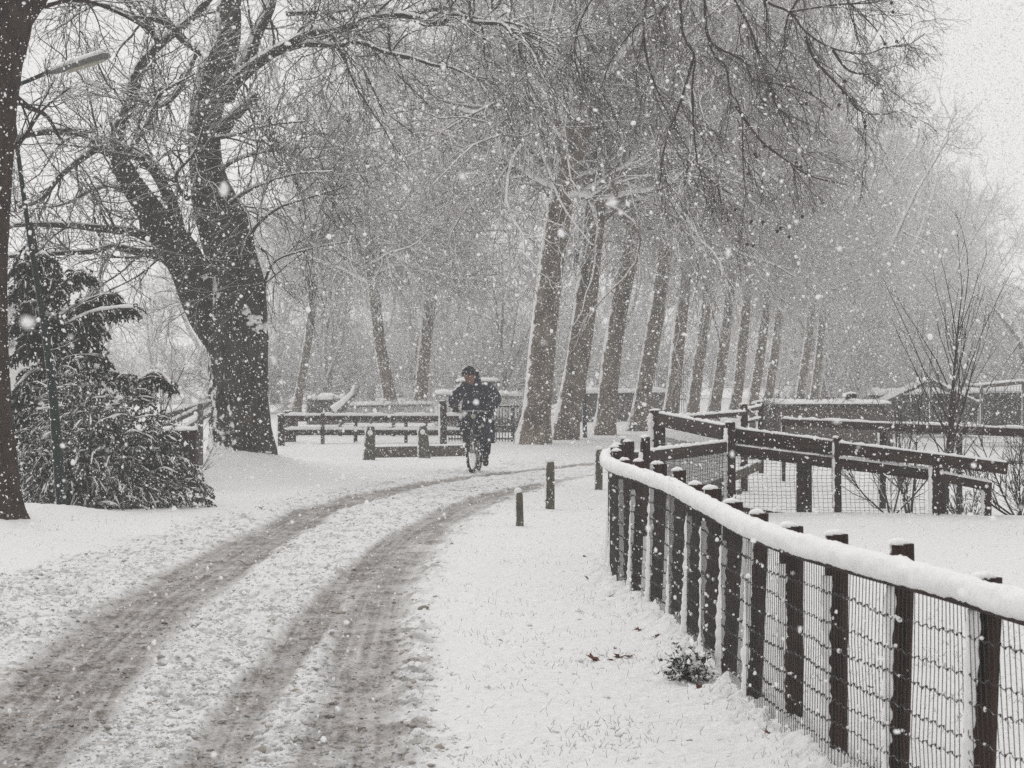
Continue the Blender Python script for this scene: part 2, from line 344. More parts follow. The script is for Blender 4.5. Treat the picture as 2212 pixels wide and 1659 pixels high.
# ------------------------------------------------------------------ tree growing
def grow(rng, P0, D0, L, R0, R1, m, wig, grav=(0, 0, 0), pw=1.0):
    n = len(P0); step = (L / m)[:, None]; d = nrm(D0); P = P0.copy(); pts = [P]
    grav = np.asarray(grav)
    for i in range(m):
        d = nrm(d + rng.normal(0, wig, (n, 3)) + grav); P = P + d * step; pts.append(P)
    t = np.linspace(0, 1, m + 1)[None] ** pw
    return np.stack(pts, 1), R0[:, None] * (1 - t) + R1[:, None] * t
def spawn(rng, P, R, n, t0, t1, a0, a1, flat=0.0):
    Np, m, _ = P.shape; idx = np.repeat(np.arange(Np), n); t = rng.uniform(t0, t1, len(idx)) * (m - 1)
    i = np.minimum(t.astype(int), m - 2); u = (t - i)[:, None]
    p = P[idx, i] * (1 - u) + P[idx, i + 1] * u; T = nrm(P[idx, i + 1] - P[idx, i])
    r = R[idx, i] * (1 - u[:, 0]) + R[idx, i + 1] * u[:, 0]
    q = rng.normal(size=(len(idx), 3)); q[:, 2] *= (1 - flat); q = nrm(q - (q * T).sum(1, keepdims=True) * T)
    a = rng.uniform(a0, a1, len(idx))[:, None]
    return p, np.cos(a) * T + np.sin(a) * q, r, t / (m - 1), idx
def twig_levels(mb, rng, P, R, spec):
    for (n, t0, t1, a0, a1, L0, L1, rf, rmax, rend, m, wig, grav, k) in spec:
        p, d, r, t, idx = spawn(rng, P, R, n, t0, t1, a0, a1)
        L = rng.uniform(L0, L1, len(p)) * (1.15 - .5 * t)
        P, R = grow(rng, p, d, L, np.minimum(r * rf, rmax), np.full(len(p), rend), m, wig, grav)
        mb.tubes(P, R, k)

def plane_mesh(seed, H=6.7, crownmat='twig', trunkmat='plane'):
    rng = np.random.default_rng(seed)
    n = 12; z = np.linspace(0, H, n); ph = rng.uniform(0, 6)
    tp = np.stack([.06 * np.sin(z * .9 + ph), .06 * np.cos(z * .7 + ph), z], -1)
    tr = .308 - .008 * z + .13 * np.exp(-z / .28)
    trunk = MB(); k = 18; a = np.arange(k) * 2 * np.pi / k
    wob = 1 + .05 * np.sin(a * 3 + ph)[None] + .05 * np.sin(a[None] * 5 + z[:, None] * 2) + .10 * np.exp(-z / .3)[:, None] * np.sin(a * 5 + ph)[None]
    V = tp[:, None] + (tr[:, None] * wob)[..., None] * np.stack([np.cos(a), np.sin(a), 0 * a], -1)[None]
    V[0, :, 2] -= .15
    i = np.arange(n - 1)[:, None] * k; j = np.arange(k)[None]
    trunk.add(V.reshape(-1, 3), [np.stack([i + j, i + (j + 1) % k, i + k + (j + 1) % k, i + k + j], -1).reshape(-1, 4)])
    crown = MB()
    # leaders continuing the trunk, and low sweeping limbs
    nl = 5; az = np.arange(nl) * 2 * np.pi / nl + rng.uniform(0, 6); el = rng.uniform(.15, .6, nl)
    D = np.stack([np.cos(az) * np.sin(el), np.sin(az) * np.sin(el), np.cos(el)], -1)
    P0 = np.tile(tp[-1] - [0, 0, .25], (nl, 1)) + D * .05
    P1, R1_ = grow(rng, P0, D, rng.uniform(8.5, 11, nl), np.full(nl, .21), np.full(nl, .035), 10, .10, (0, 0, .03))
    crown.tubes(P1, R1_, 9)
    nb = 9; az = np.arange(nb) * 2.4 + rng.uniform(0, 6); z0 = rng.uniform(.74 * H, H, nb); el = rng.uniform(1.0, 1.45, nb)
    D = np.stack([np.cos(az) * np.sin(el), np.sin(az) * np.sin(el), np.cos(el)], -1)
    P0 = np.stack([0 * z0, 0 * z0, z0], -1)
    P2, R2_ = grow(rng, P0, D, rng.uniform(4.5, 6.5, nb), np.full(nb, .11), np.full(nb, .02), 10, .13, (0, 0, .02))
    crown.tubes(P2, R2_, 7)
    P = np.concatenate([P1, P2]); R = np.concatenate([R1_, R2_])
    twig_levels(crown, rng, P, R, [
        (12, .12, 1, .6, 1.3, 2.2, 4.4, .6, .055, .013, 8, .22, (0, 0, -.01), 5),
        (9, .1, 1, .5, 1.2, .8, 1.9, .7, .020, .0085, 7, .28, (0, 0, -.03), 4),
        (6, .05, 1, .4, 1.1, .3, .75, .8, .0095, .0055, 4, .30, (0, 0, -.03), 3)])
    return trunk.mesh('trunk', M[trunkmat]), crown.mesh('crown', M[crownmat])
VAR = [plane_mesh(s) for s in (11, 12, 13, 14)] + [plane_mesh(s, 1.9, 'paletwig') for s in (15, 16, 17)]
rng0 = np.random.default_rng(5)
def place_tree(name, x, y, scale, var, lean, rz, label, group, cat='tree', wide=1.0, z=None):
    r = empty(name, (x, y, (gz(x, y) if z is None else z) - .03), label, cat, group)
    r.rotation_mode = 'ZYX'; r.rotation_euler = (0, lean, rz); r.scale = (wide, wide, scale)
    for nm, me in zip(('trunk', 'crown'), VAR[var]):
        o = bpy.data.objects.new(nm, me); sc.collection.objects.link(o); o.parent = r
    return r
names9 = ['nearest plane tree of the avenue, its trunk closest to the cyclist', 'second plane tree of the avenue, its trunk just left of the black lamp post',
          'third plane tree of the avenue, its trunk just right of the black lamp post', 'fourth plane trunk of the avenue, above the last mossy bollards',
          'fifth plane trunk of the avenue, rising behind the tall corner fence post', 'sixth plane trunk of the avenue counted from the cyclist',
          'seventh plane trunk of the avenue counted from the cyclist', 'eighth plane trunk of the avenue counted from the cyclist', 'ninth plane trunk of the avenue, pale in the snow haze']
bases = [(1146, 958), (1220, 951), (1304, 941), (1382, 936), (1440, 925), (1494, 917), (1536, 911), (1580, 905), (1620, 900)]
D_, X_ = 60.7, .39
for k in range(28):
    if k < 9:
        x, y = [(1146, 60.7), (1218, 64), (1303, 68.5), (1380, 72.5), (1440, 77), (1494, 81.5), (1538, 86), (1584, 91), (1624, 96)][k]; X, Y = (x - CX) / F * y, y
        lab = names9[k]; grp = 'plane trees of the avenue'
    else:
        Y = 96 + (k - 8) * 6.6 + rng0.uniform(-1, 1); X = 8.29 + (k - 8) * 1.42 + rng0.uniform(-.3, .3); lab = 'far plane tree of the avenue, fading into the falling snow'; grp = 'far plane trees of the avenue'
    sc_ = 1.02 if k < 9 else 1.0
    w = [1.0, .92, .8, .72, .66, .62][k] if k < 6 else (.60 if k <= 11 else .85)
    if k >= 6: sc_ *= .93 if k < 9 else .86
    place_tree('plane_tree', X, Y, sc_ * rng0.uniform(.95, 1.08) * (1.28 if k > 11 else 1), k % 4 if k <= 11 else 4 + k % 3, [.135, .135, .14, .14, .13][k] if k < 5 else .115 + rng0.uniform(-.02, .02), rng0.uniform(0, 6.28), lab, grp, wide=w)
# trees behind: between the big tree and the avenue, and right of the avenue
bgt = [(640, 880, 96, .60, .14, 'slender leaning tree behind the left rail fence'), (850, 900, 90, .62, -.16, 'left tree of the crossing pair behind the stone posts'),
       (900, 900, 92, .62, .12, 'right tree of the crossing pair behind the stone posts')]
for i, (x, yb, D, s, ln, lab) in enumerate(bgt):
    place_tree('bare_tree', (x - CX) / F * D, D, s * 1.35, (i + 1) % 4, ln, rng0.uniform(0, 6), lab, 'bare trees behind the rail fence', wide=s * [.85, 1.1, 1.2][i])
for i, (x, D, s) in enumerate([(470, 100, .55), (590, 125, .62), (705, 100, .5), (800, 128, .68), (900, 108, .52), (990, 125, .7), (1090, 98, .5), (1190, 125, .8), (330, 125, .5), (200, 130, .45), (1020, 145, .9), (860, 150, .8), (1310, 135, .8), (1430, 145, .8), (690, 155, .8)]):
    place_tree('distant_tree', (x - CX) / F * D, D, s, 4 + i % 3, rng0.uniform(-.05, .05), rng0.uniform(0, 6), 'distant bare tree behind the rail fence, pale with snow', 'distant bare trees beyond the rail fence', wide=s)
for i, (x, D, s) in enumerate([(2230, 120, .42), (2330, 128, .55), (2170, 150, .42), (2080, 170, .5), (1700, 235, .6), (1780, 250, .6), (1870, 230, .55), (1950, 245, .55), (2030, 240, .5), (1620, 240, .6), (1540, 215, .6)]):
    place_tree('distant_tree', (x - CX) / F * D, D, s, 4 + i % 3, 0, rng0.uniform(0, 6), ['hazy bare tree at the right edge behind the pens', 'very pale tree glimpsed between the far avenue trunks'][i > 3], ['hazy bare trees at the right edge', 'pale trees beyond the avenue'][i > 3])

# ------------------------------------------------------------------ the big tree on the left, traced limb by limb
def trace(pts, D0, rng, m=None, depth=.6, slope=0.0):
    """pts: (x, y, width px) on the 2212 px view at depth D0; the limb wanders in depth as well"""
    q = np.array([[p[0], p[1], p[2] if len(p) > 2 else 8] for p in pts], float)
    n = m or max(6, int(len(q) * 3)); s = catmull(q, n)
    t = np.linspace(0, 1, n); dd = D0 + slope * t + depth * t * np.sin(t * rng.uniform(2, 5) + rng.uniform(0, 6)) 
    P = np.stack([(s[:, 0] - CX) / F * dd, dd, CH - (s[:, 1] - HY) / F * dd], -1)
    return P, np.maximum(s[:, 2] / 2 / F * dd, .004)
def rough_trunk(mb, P, R, k, rng, flare=None, amp=.075):
    m = len(P); a = np.arange(k) * 2 * np.pi / k; ph = rng.uniform(0, 6, 4); t = np.arange(m)[:, None]
    amp = amp + .10 * np.exp(-t / 2.5)
    w = 1 + amp * (np.sin(3 * a + ph[0] + t * .10) + .7 * np.sin(5 * a + ph[1] - t * .13) + .5 * np.sin(9 * a + ph[2] + t * .3)) + rng.normal(0, .018, (m, k))
    V = P[:, None] + (R[:, None] * w)[..., None] * np.stack([np.cos(a), np.sin(a), 0 * a], -1)[None]
    i = np.arange(m - 1)[:, None] * k; j = np.arange(k)[None]
    mb.add(V.reshape(-1, 3), [np.stack([i + j, i + (j + 1) % k, i + k + (j + 1) % k, i + k + j], -1).reshape(-1, 4)])
def traced_tree(name, label, D0, trunk_pts, limbs, tm, lm, twm, seed, spec, dens=3.0, cat='tree', snowy=False):
    rng = np.random.default_rng(seed)
    P, R = trace(trunk_pts, D0, rng, 60, .0)
    root = empty(name, tuple(P[0] * [1, 1, 0] + [0, 0, P[0][2]]), label, cat); o = np.array(root.location)
    tb = MB(); rough_trunk(tb, P - o, R, 28, rng); tb.build('trunk', M[tm], root)
    lb = MB(); crown = MB(); sn = MB(); spec0, rest = spec[0], spec[1:]
    for (pts, slope) in limbs:
        q, r = trace(pts, D0, rng, None, .5, slope); q = q - o; lb.tubes(q, r, 12 if r[0] > .05 else 7)
        if snowy:
            qq = catmull(q, len(q) * 5); rr = np.interp(np.linspace(0, 1, len(qq)), np.linspace(0, 1, len(r)), r); T = nrm(np.gradient(qq, axis=0)); flat = np.sqrt(np.clip(1 - T[:, 2] ** 2, 0, 1))
            qq = qq + np.stack([-rr * .35, 0 * rr, rr * .62 * flat], -1); sn.tubes(qq[None], ((rr * .50 + .006) * flat ** 1.5 * rng.uniform(.75, 1.2, len(qq)))[None] + .001, 8)
        L = np.linalg.norm(np.diff(q, axis=0), axis=1).sum(); n = max(3, int(L * dens))
        spec_l = (n,) + spec0[1:]
        twig_levels(crown, rng, q[None], r[None], [spec_l] + rest)
    n = max(4, int(np.ptp(P[:, 2]) * dens * .5))
    l_ = lb.build('limbs', M[lm], root); crown.build('crown', M[twm], root)
    if sn.v: tag(sn.build('snow', M['snow'], l_), kind='stuff')
    return root
oak_trunk = [(530, 1060, 250), (528, 1020, 190), (527, 980, 148), (522, 930, 134), (516, 880, 128), (512, 784, 126), (503, 700, 134), (506, 650, 124), (508, 600, 112), (492, 540, 108), (478, 480, 116), (463, 436, 104), (446, 366, 74), (440, 279, 70), (453, 200, 72), (470, 131, 76), (488, 87, 64), (495, 20, 50), (502, -60, 42), (520, -160, 30), (530, -260, 14)]
oak_limbs = [
 ([(492, 760, 70), (462, 690, 100), (436, 640, 96), (414, 593, 84), (386, 540, 80), (346, 488, 68), (310, 436, 56), (276, 383, 48), (257, 342, 40), (248, 318, 34)], -.6),
 ([(380, 495, 40), (373, 450, 32), (353, 400, 26), (320, 352, 24), (267, 325, 20)], -.3),
 ([(250, 325, 32), (255, 280, 30), (285, 215, 28), (298, 150, 26), (340, 100, 22), (400, 50, 20), (450, 0, 16), (490, -60, 10)], .5),
 ([(252, 325, 28), (225, 325, 24), (190, 290, 20), (110, 284, 16), (60, 292, 12), (-20, 310, 8)], -1.2),
 ([(248, 330, 24), (215, 320, 18), (180, 340, 16), (130, 380, 13), (90, 430, 10), (40, 447, 8)], -.8),
 ([(345, 505, 26), (320, 512, 24), (285, 500, 20), (230, 495, 17), (150, 487, 14), (60, 485, 11), (-30, 492, 8)], -1.5),
 ([(385, 585, 26), (350, 555, 22), (300, 545, 17), (240, 533, 14), (200, 543, 12), (90, 549, 10), (0, 556, 8)], -1.0),
 ([(490, 215, 36), (500, 187, 34), (533, 153, 30), (583, 117, 25), (633, 90, 23), (667, 72, 22), (737, 62, 19), (804, 38, 17), (877, 33, 15), (950, 50, 12), (970, 38, 11), (990, 31, 10), (1024, 47, 10), (1087, 52, 10), (1104, 72, 10), (1150, 113, 9), (1170, 160, 8), (1197, 200, 6), (1240, 260, 4)], -4),
 ([(870, 34, 11), (954, 17, 9), (997, 23, 8), (1037, 40, 7), (1110, 50, 7), (1150, 65, 5), (1210, 80, 4), (1290, 70, 3)], -3),
 ([(600, 112, 18), (657, 95, 15), (737, 98, 13), (770, 88, 12), (837, 113, 11), (887, 123, 9), (937, 140, 8), (984, 148, 6), (1030, 175, 3)], -3.5),
 ([(478, 285, 34), (495, 262, 30), (520, 235, 26), (552, 208, 22)], -.5),
 ([(492, 190, 34), (515, 158, 34), (533, 130, 32), (555, 70, 28), (580, 20, 26), (600, -60, 20)], 1.0),
 ([(455, 130, 26), (433, 110, 20), (400, 90, 17), (350, 45, 15), (300, 40, 12), (240, 15, 10), (150, 0, 7)], 1.0),
 ([(343, 97, 13), (327, 67, 12), (283, 37, 12), (213, 8, 10), (150, -20, 8)], .8),
 ([(420, 120, 14), (400, 170, 12), (370, 215, 10), (330, 230, 8), (270, 200, 5)], -1.),
 ([(530, 560, 10), (540, 525, 9), (550, 493, 8), (600, 450, 6), (667, 427, 5), (760, 400, 3)], -2),
 ([(560, 670, 12), (568, 655, 10), (575, 600, 7), (600, 560, 5), (680, 535, 4), (760, 520, 3)], -1.5),
 ([(470, 460, 12), (500, 435, 9), (560, 400, 7), (640, 375, 5), (720, 370, 3)], -3),
 ([(465, 380, 12), (500, 350, 9), (560, 330, 7), (650, 320, 5), (740, 315, 3)], -2),
 ([(455, 300, 12), (510, 290, 8), (580, 270, 6), (660, 262, 4)], -3),
 ([(440, 400, 14), (405, 430, 10), (380, 380, 8), (420, 330, 6), (440, 270, 4)], -3),
 ([(290, 425, 14), (250, 400, 11), (200, 410, 9), (140, 440, 7), (80, 450, 4)], 1.5),
 ([(260, 340, 14), (300, 300, 11), (330, 240, 9), (350, 200, 7), (420, 160, 4)], -2),
 ([(700, 66, 9), (760, 110, 6), (800, 180, 4), (830, 250, 3)], -1), ([(1100, 60, 8), (1180, 90, 6), (1260, 150, 5), (1320, 230, 3)], -1),
 ([(620, 30, 12), (720, 25, 9), (760, 20, 7), (830, 10, 5)], 1.5), ([(590, -20, 16), (700, -30, 12), (840, -40, 9), (980, -30, 6)], 0),
]
oak_spec = [(0, .08, 1, .5, 1.25, 1.0, 2.4, .5, .022, .007, 9, .20, (.01, 0, -.005), 5),
            (8, .05, 1, .4, .9, .5, 1.3, .7, .010, .005, 7, .19, (.015, 0, -.005), 3),
            (3, .1, 1, .3, .8, .2, .6, .8, .0055, .0035, 4, .24, (.01, 0, -.0), 3)]
oak = traced_tree('broad_tree', 'massive dark tree with a thick forked trunk standing on a snowy mound', 44.8, oak_trunk, oak_limbs, 'oak', 'oaklimb', 'oaktwig', 3, oak_spec, 3.6, snowy=True)
lt_trunk = [(22, 1150, 96), (20, 1120, 76), (14, 1080, 62), (10, 1000, 52), (4, 900, 44), (-4, 700, 40), (-5, 500, 46), (2, 300, 60), (8, 150, 78), (16, 80, 96), (22, 20, 100), (20, -40, 90)]
lt_limbs = [([(30, 60, 60), (62, 20, 50), (90, -20, 44), (130, -90, 30), (200, -200, 14)], 1), ([(0, 20, 60), (-20, -80, 50), (-40, -200, 20)], 0),
            ([(55, 30, 14), (110, 10, 10), (170, 0, 8), (240, 20, 6), (330, 70, 4)], .5), ([(20, 200, 18), (60, 230, 13), (100, 250, 9), (130, 300, 6)], 1),
            ([(15, 330, 12), (50, 300, 9), (90, 240, 6), (150, 190, 4)], .5)]
lt_spec = [(0, .15, 1, .5, 1.2, .5, 1.3, .5, .012, .004, 6, .16, (0, 0, -.02), 4), (7, .05, 1, .4, 1.0, .3, .7, .7, .005, .003, 4, .17, (0, 0, -.02), 3), (3, .1, 1, .3, .9, .15, .35, .8, .003, .0022, 3, .2, (0, 0, -.01), 3)]
traced_tree('broad_tree', 'reddish brown tree trunk cut by the left edge of the picture', 29.5, lt_trunk, lt_limbs, 'left', 'left', 'oaktwig', 4, lt_spec, 4)
sp = MB(); rp = np.random.default_rng(71)
for (x, y, w, h) in [(533, 672, 34, 22), (548, 690, 30, 24), (560, 708, 22, 22), (445, 600, 14, 12), (470, 985, 26, 14), (585, 985, 24, 12), (560, 1000, 34, 12), (500, 1003, 36, 12), (420, 470, 16, 10)]:
    c = W(x, y, 44.38 if y < 900 else 44.2) - np.array(oak.location)
    for q in range(7): sp.ball(c + rp.normal(0, 1, 3) * [w / 420, .02, h / 420], (w / 400 * rp.uniform(.4, .9), .07, h / 400 * rp.uniform(.35, .8)), 10, 7, rp, .12)
tag(sp.build('snow_patches', M['snow'], oak), kind='stuff')
# overhanging plane tree whose trunk stands just outside the right edge
oh_trunk = [(2620, 970, 160), (2618, 900, 130), (2620, 600, 120), (2610, 300, 116), (2600, 0, 110), (2590, -200, 100), (2580, -500, 60)]
oh_limbs = [([(2600, -180, 70), (2400, -300, 50), (2150, -330, 42), (1900, -260, 34), (1700, -190, 26), (1520, -150, 20), (1400, -110, 12)], -1.5)]
for l in [[(1530, -150), (1522, -60), (1525, 50), (1541, 117), (1568, 143), (1578, 200), (1601, 240), (1605, 350), (1612, 430)],
          [(1525, 60), (1541, 97), (1608, 133), (1625, 170), (1688, 183), (1751, 203), (1800, 240)],
          [(1640, -170), (1645, -40), (1655, 3), (1708, 27), (1738, 67), (1795, 103), (1871, 117), (1908, 103), (1961, 97), (1998, 72)],
          [(1708, 25), (1721, 23), (1808, 10), (1880, 6), (1930, -5)], [(1740, 80), (1761, 130), (1825, 200), (1858, 240), (1908, 247), (1950, 235)],
          [(1480, -140), (1470, -40), (1475, 73), (1501, 123), (1495, 200), (1508, 360), (1541, 393), (1578, 420)],
          [(1420, -110), (1400, -20), (1390, 80), (1410, 170), (1450, 260), (1490, 330)], [(1800, -220), (1790, -60), (1830, 0), (1890, 60), (1915, 100)],
          [(1560, -150), (1580, -20), (1620, 60), (1650, 150), (1690, 260), (1740, 330)], [(1480, -130), (1440, 10), (1380, 50), (1320, 130), (1300, 190)],
          [(1590, 230), (1640, 300), (1690, 340), (1750, 380), (1830, 400)], [(1500, 120), (1470, 220), (1440, 300), (1425, 390)], [(1750, -200), (1740, -40), (1700, 40), (1690, 120), (1650, 210)],
          [(1800, 110), (1830, 150), (1870, 160), (1905, 150)], [(1400, -120), (1310, -40), (1260, 30), (1240, 110), (1260, 200)]]:
    w = np.linspace(7, 2.2, len(l)); oh_limbs.append(([(a, b, c) for (a, b), c in zip(l, w)], 1.2))
oh_spec = [(0, .1, 1, .3, .9, .5, 1.3, .55, .0065, .003, 8, .16, (.02, 0, -.07), 4), (8, .05, 1, .3, .9, .25, .6, .7, .0035, .0022, 5, .2, (.02, 0, -.07), 3), (4, .1, 1, .3, .8, .1, .28, .8, .0025, .0018, 3, .22, (0, 0, -.04), 3)]
oh = traced_tree('overhanging_plane_tree', 'dark drooping plane tree branches with round seed balls hanging in at the top', 33.0, oh_trunk, oh_limbs, 'plane', 'dtwig', 'dtwig', 6, oh_spec, 5)
rg = np.random.default_rng(61)
sb0 = None
for (x, y) in [(1926, 6), (1929, 26), (1912, 95), (1937, 90), (1825, 175), (1822, 200), (1751, 201), (1743, 224), (1733, 223), (1813, 227), (1630, 333), (1634, 339), (1651, 316), (1721, 361), (1730, 361), (1731, 369), (1646, 405), (1617, 375), (1589, 453), (1623, 479), (1648, 480), (1679, 500), (1686, 493), (1705, 512), (1733, 468), (1868, 264), (1869, 273), (1614, 528), (1628, 531), (1571, 476), (1663, 318), (1720, 352)]:
    D = 33 + rg.uniform(-.4, .8); p = W(x, y, D) - np.array(oh.location)
    if sb0 is None:
        b = MB(); b.ball((0, 0, 0), .021, 10, 7, rg, .08); b.tubes(np.array([[0, 0, .01], [.004, 0, .06], [0, 0, .12]]), np.array([.0025, .002, .002]), 4); sb0 = b.mesh('seed_ball', M['seed'])
    o = bpy.data.objects.new('seed_ball', sb0); sc.collection.objects.link(o); o.parent = oh; o.location = p

# ------------------------------------------------------------------ saplings and shrubs
def sapling(name, label, x, y, D, top, n, spread, seed, cat='sapling', mat='dtwig', r0=.025, dens=10, kl=1.0):
    rng = np.random.default_rng(seed); X = (x - CX) / F * D; z = gz(X, D); H = (y - top) / F * D
    root = empty(name, (X, D, z - .03), label, cat)
    st = MB(); br = MB()
    D0 = nrm(np.stack([rng.normal(0, spread, n), rng.normal(0, spread, n), np.ones(n)], -1))
    P, R = grow(rng, np.zeros((n, 3)) + rng.normal(0, .04, (n, 3)) * [1, 1, 0], D0, np.linspace(1.06, .7, n) * H, np.full(n, r0), np.full(n, .004), 12, .045, (0.01, 0, .06))
    st.tubes(P, R, 6)
    twig_levels(br, rng, P, R, [(dens, .15, .95, .4, .8, H * .2 * kl, H * .42 * kl, .6, .009, .003, 6, .07, (0, 0, .05), 4), (4, .2, 1, .4, .8, H * .06, H * .15, .7, .004, .0025, 4, .09, (0, 0, .03), 3)])
    st.build('stem', M[mat], root); br.build('twigs', M[mat], root); return root
sapling('sapling', 'tall bare sapling with upswept branches behind the two rail fence', 2040, 985, 35, 480, 3, .13, 1, dens=12, r0=.036, kl=1.8)
sapling('sapling', 'small bare sapling left of the tall one behind the two rail fence', 1968, 1010, 34.5, 700, 3, .26, 2, r0=.020, dens=12)
sapling('sapling', 'twiggy young sapling between the square posts', 1925, 1130, 31.8, 890, 5, .5, 3, r0=.012)
sapling('bramble', 'sprawling bare bramble at the right edge under the rails', 2200, 1130, 32, 880, 14, 1.3, 4, 'shrub', r0=.013, dens=14)
sapling('bramble', 'low tangled bramble behind the end post', 2095, 1135, 33, 1000, 7, 1.1, 5, 'shrub', r0=.010, dens=10)
sapling('sapling', 'thin dark sapling leaning right above the evergreen bush', 322, 880, 37, 600, 1, .0, 8, mat='dtwig', r0=.02, dens=12).rotation_euler = (0, .16, 0)
sapling('bare_shrub', 'fine pale twiggy shrub beside the big trunk', 405, 960, 40, 780, 7, .7, 9, 'shrub', 'oaktwig', r0=.008, dens=9)

def sprays(P, R, rng, mbl, mbs, nl, ll, lw, snowp, hang=.6, snow_r=.014):
    """P (N,m,3) drooping branchlets -> leaves on both sides + snow lying on top"""
    Np, m, _ = P.shape; idx = np.repeat(np.arange(Np), nl); t = rng.uniform(0.05, 1, len(idx)) * (m - 1); i = np.minimum(t.astype(int), m - 2); u = (t - i)[:, None]
    p = P[idx, i] * (1 - u) + P[idx, i + 1] * u; T = nrm(P[idx, i + 1] - P[idx, i])
    d = nrm(T * .6 + rng.normal(0, .55, p.shape) + [0, 0, -hang]); L = rng.uniform(.6, 1.2, len(p))[:, None] * ll
    s = nrm(np.cross(d, rng.normal(size=p.shape))) * lw * rng.uniform(.7, 1.2, len(p))[:, None]; nn = nrm(np.cross(s, d)) * lw * .35
    V = np.stack([p, p + d * L * .45 + s + nn, p + d * L, p + d * L * .45 - s + nn], 1)
    b = np.arange(len(p))[:, None] * 4
    mbl.add(V.reshape(-1, 3), [np.concatenate([b + [0, 1, 2], b + [0, 2, 3]], 0)])
    sel = rng.random(Np) < snowp; Q = P[sel].copy()[:, m // 4: m - m // 4 + 1]; Q[..., 2] += snow_r * .8
    rr = snow_r * rng.uniform(.3, 1.4, Q.shape[:2]); rr[:, -1] *= .2; rr[:, 0] *= .3
    if len(Q): mbs.tubes(Q, rr, 6)
def bush():
    rng = np.random.default_rng(21); X0, Y0 = (205 - CX) / F * 33.2, 33.2
    root = empty('evergreen_bush', (X0, Y0, gz(X0, Y0) - .02), 'large rounded evergreen bush with drooping sprays loaded with snow', 'bush')
    L = MB(); S = MB(); B = MB()
    n = 1300; az = rng.uniform(0, 2 * np.pi, n); u = rng.random(n)
    rr = np.array([1.12, .75, 1.56]) * (.55 + .45 * rng.random(n) ** .4)[:, None] * (1 + .16 * np.sin(3 * az + 1.2) + .12 * np.sin(5 * az + 7 * u))[:, None]
    el = np.arcsin(u ** .8)
    P0 = np.stack([np.cos(az) * np.cos(el), np.sin(az) * np.cos(el), np.sin(el)], -1) * rr
    P0[:, 2] = np.maximum(P0[:, 2], .12); P0[:, 0] *= np.where(P0[:, 0] > 0, 1.0, 1.0)
    P0[:, 2] *= 1 - .18 * np.clip(P0[:, 0], -1, 1)
    out = nrm(P0 * [1, 1, .35]); out = nrm(out + rng.normal(0, .5, out.shape)); out[:, 2] += .15
    P, R = grow(rng, P0 - out * .2, out, rng.uniform(.18, .42, n) * np.where(rng.random(n) < .12, 1.7, 1), np.full(n, .006), np.full(n, .0025), 7, .16, (0, 0, -.2))
    B.tubes(P, R, 4); sprays(P, R, rng, L, S, 50, .042, .011, .55, .8, .011)
    # inner branches
    q = 60; a = rng.uniform(0, 6.28, q); D = np.stack([np.cos(a) * .5, np.sin(a) * .4, np.ones(q)], -1)
    Pb, Rb = grow(rng, rng.normal(0, .3, (q, 3)) * [1, .6, 0], D, rng.uniform(.7, 1.2, q), np.full(q, .02), np.full(q, .006), 6, .1); B.tubes(Pb, Rb, 5)
    sprays(Pb, Rb, rng, L, S, 120, .07, .014, 0)
    L.build('foliage', M['leaf'], root, False); S.build('snow', M['snow'], root); B.build('branches', M['dtwig'], root)
bush()
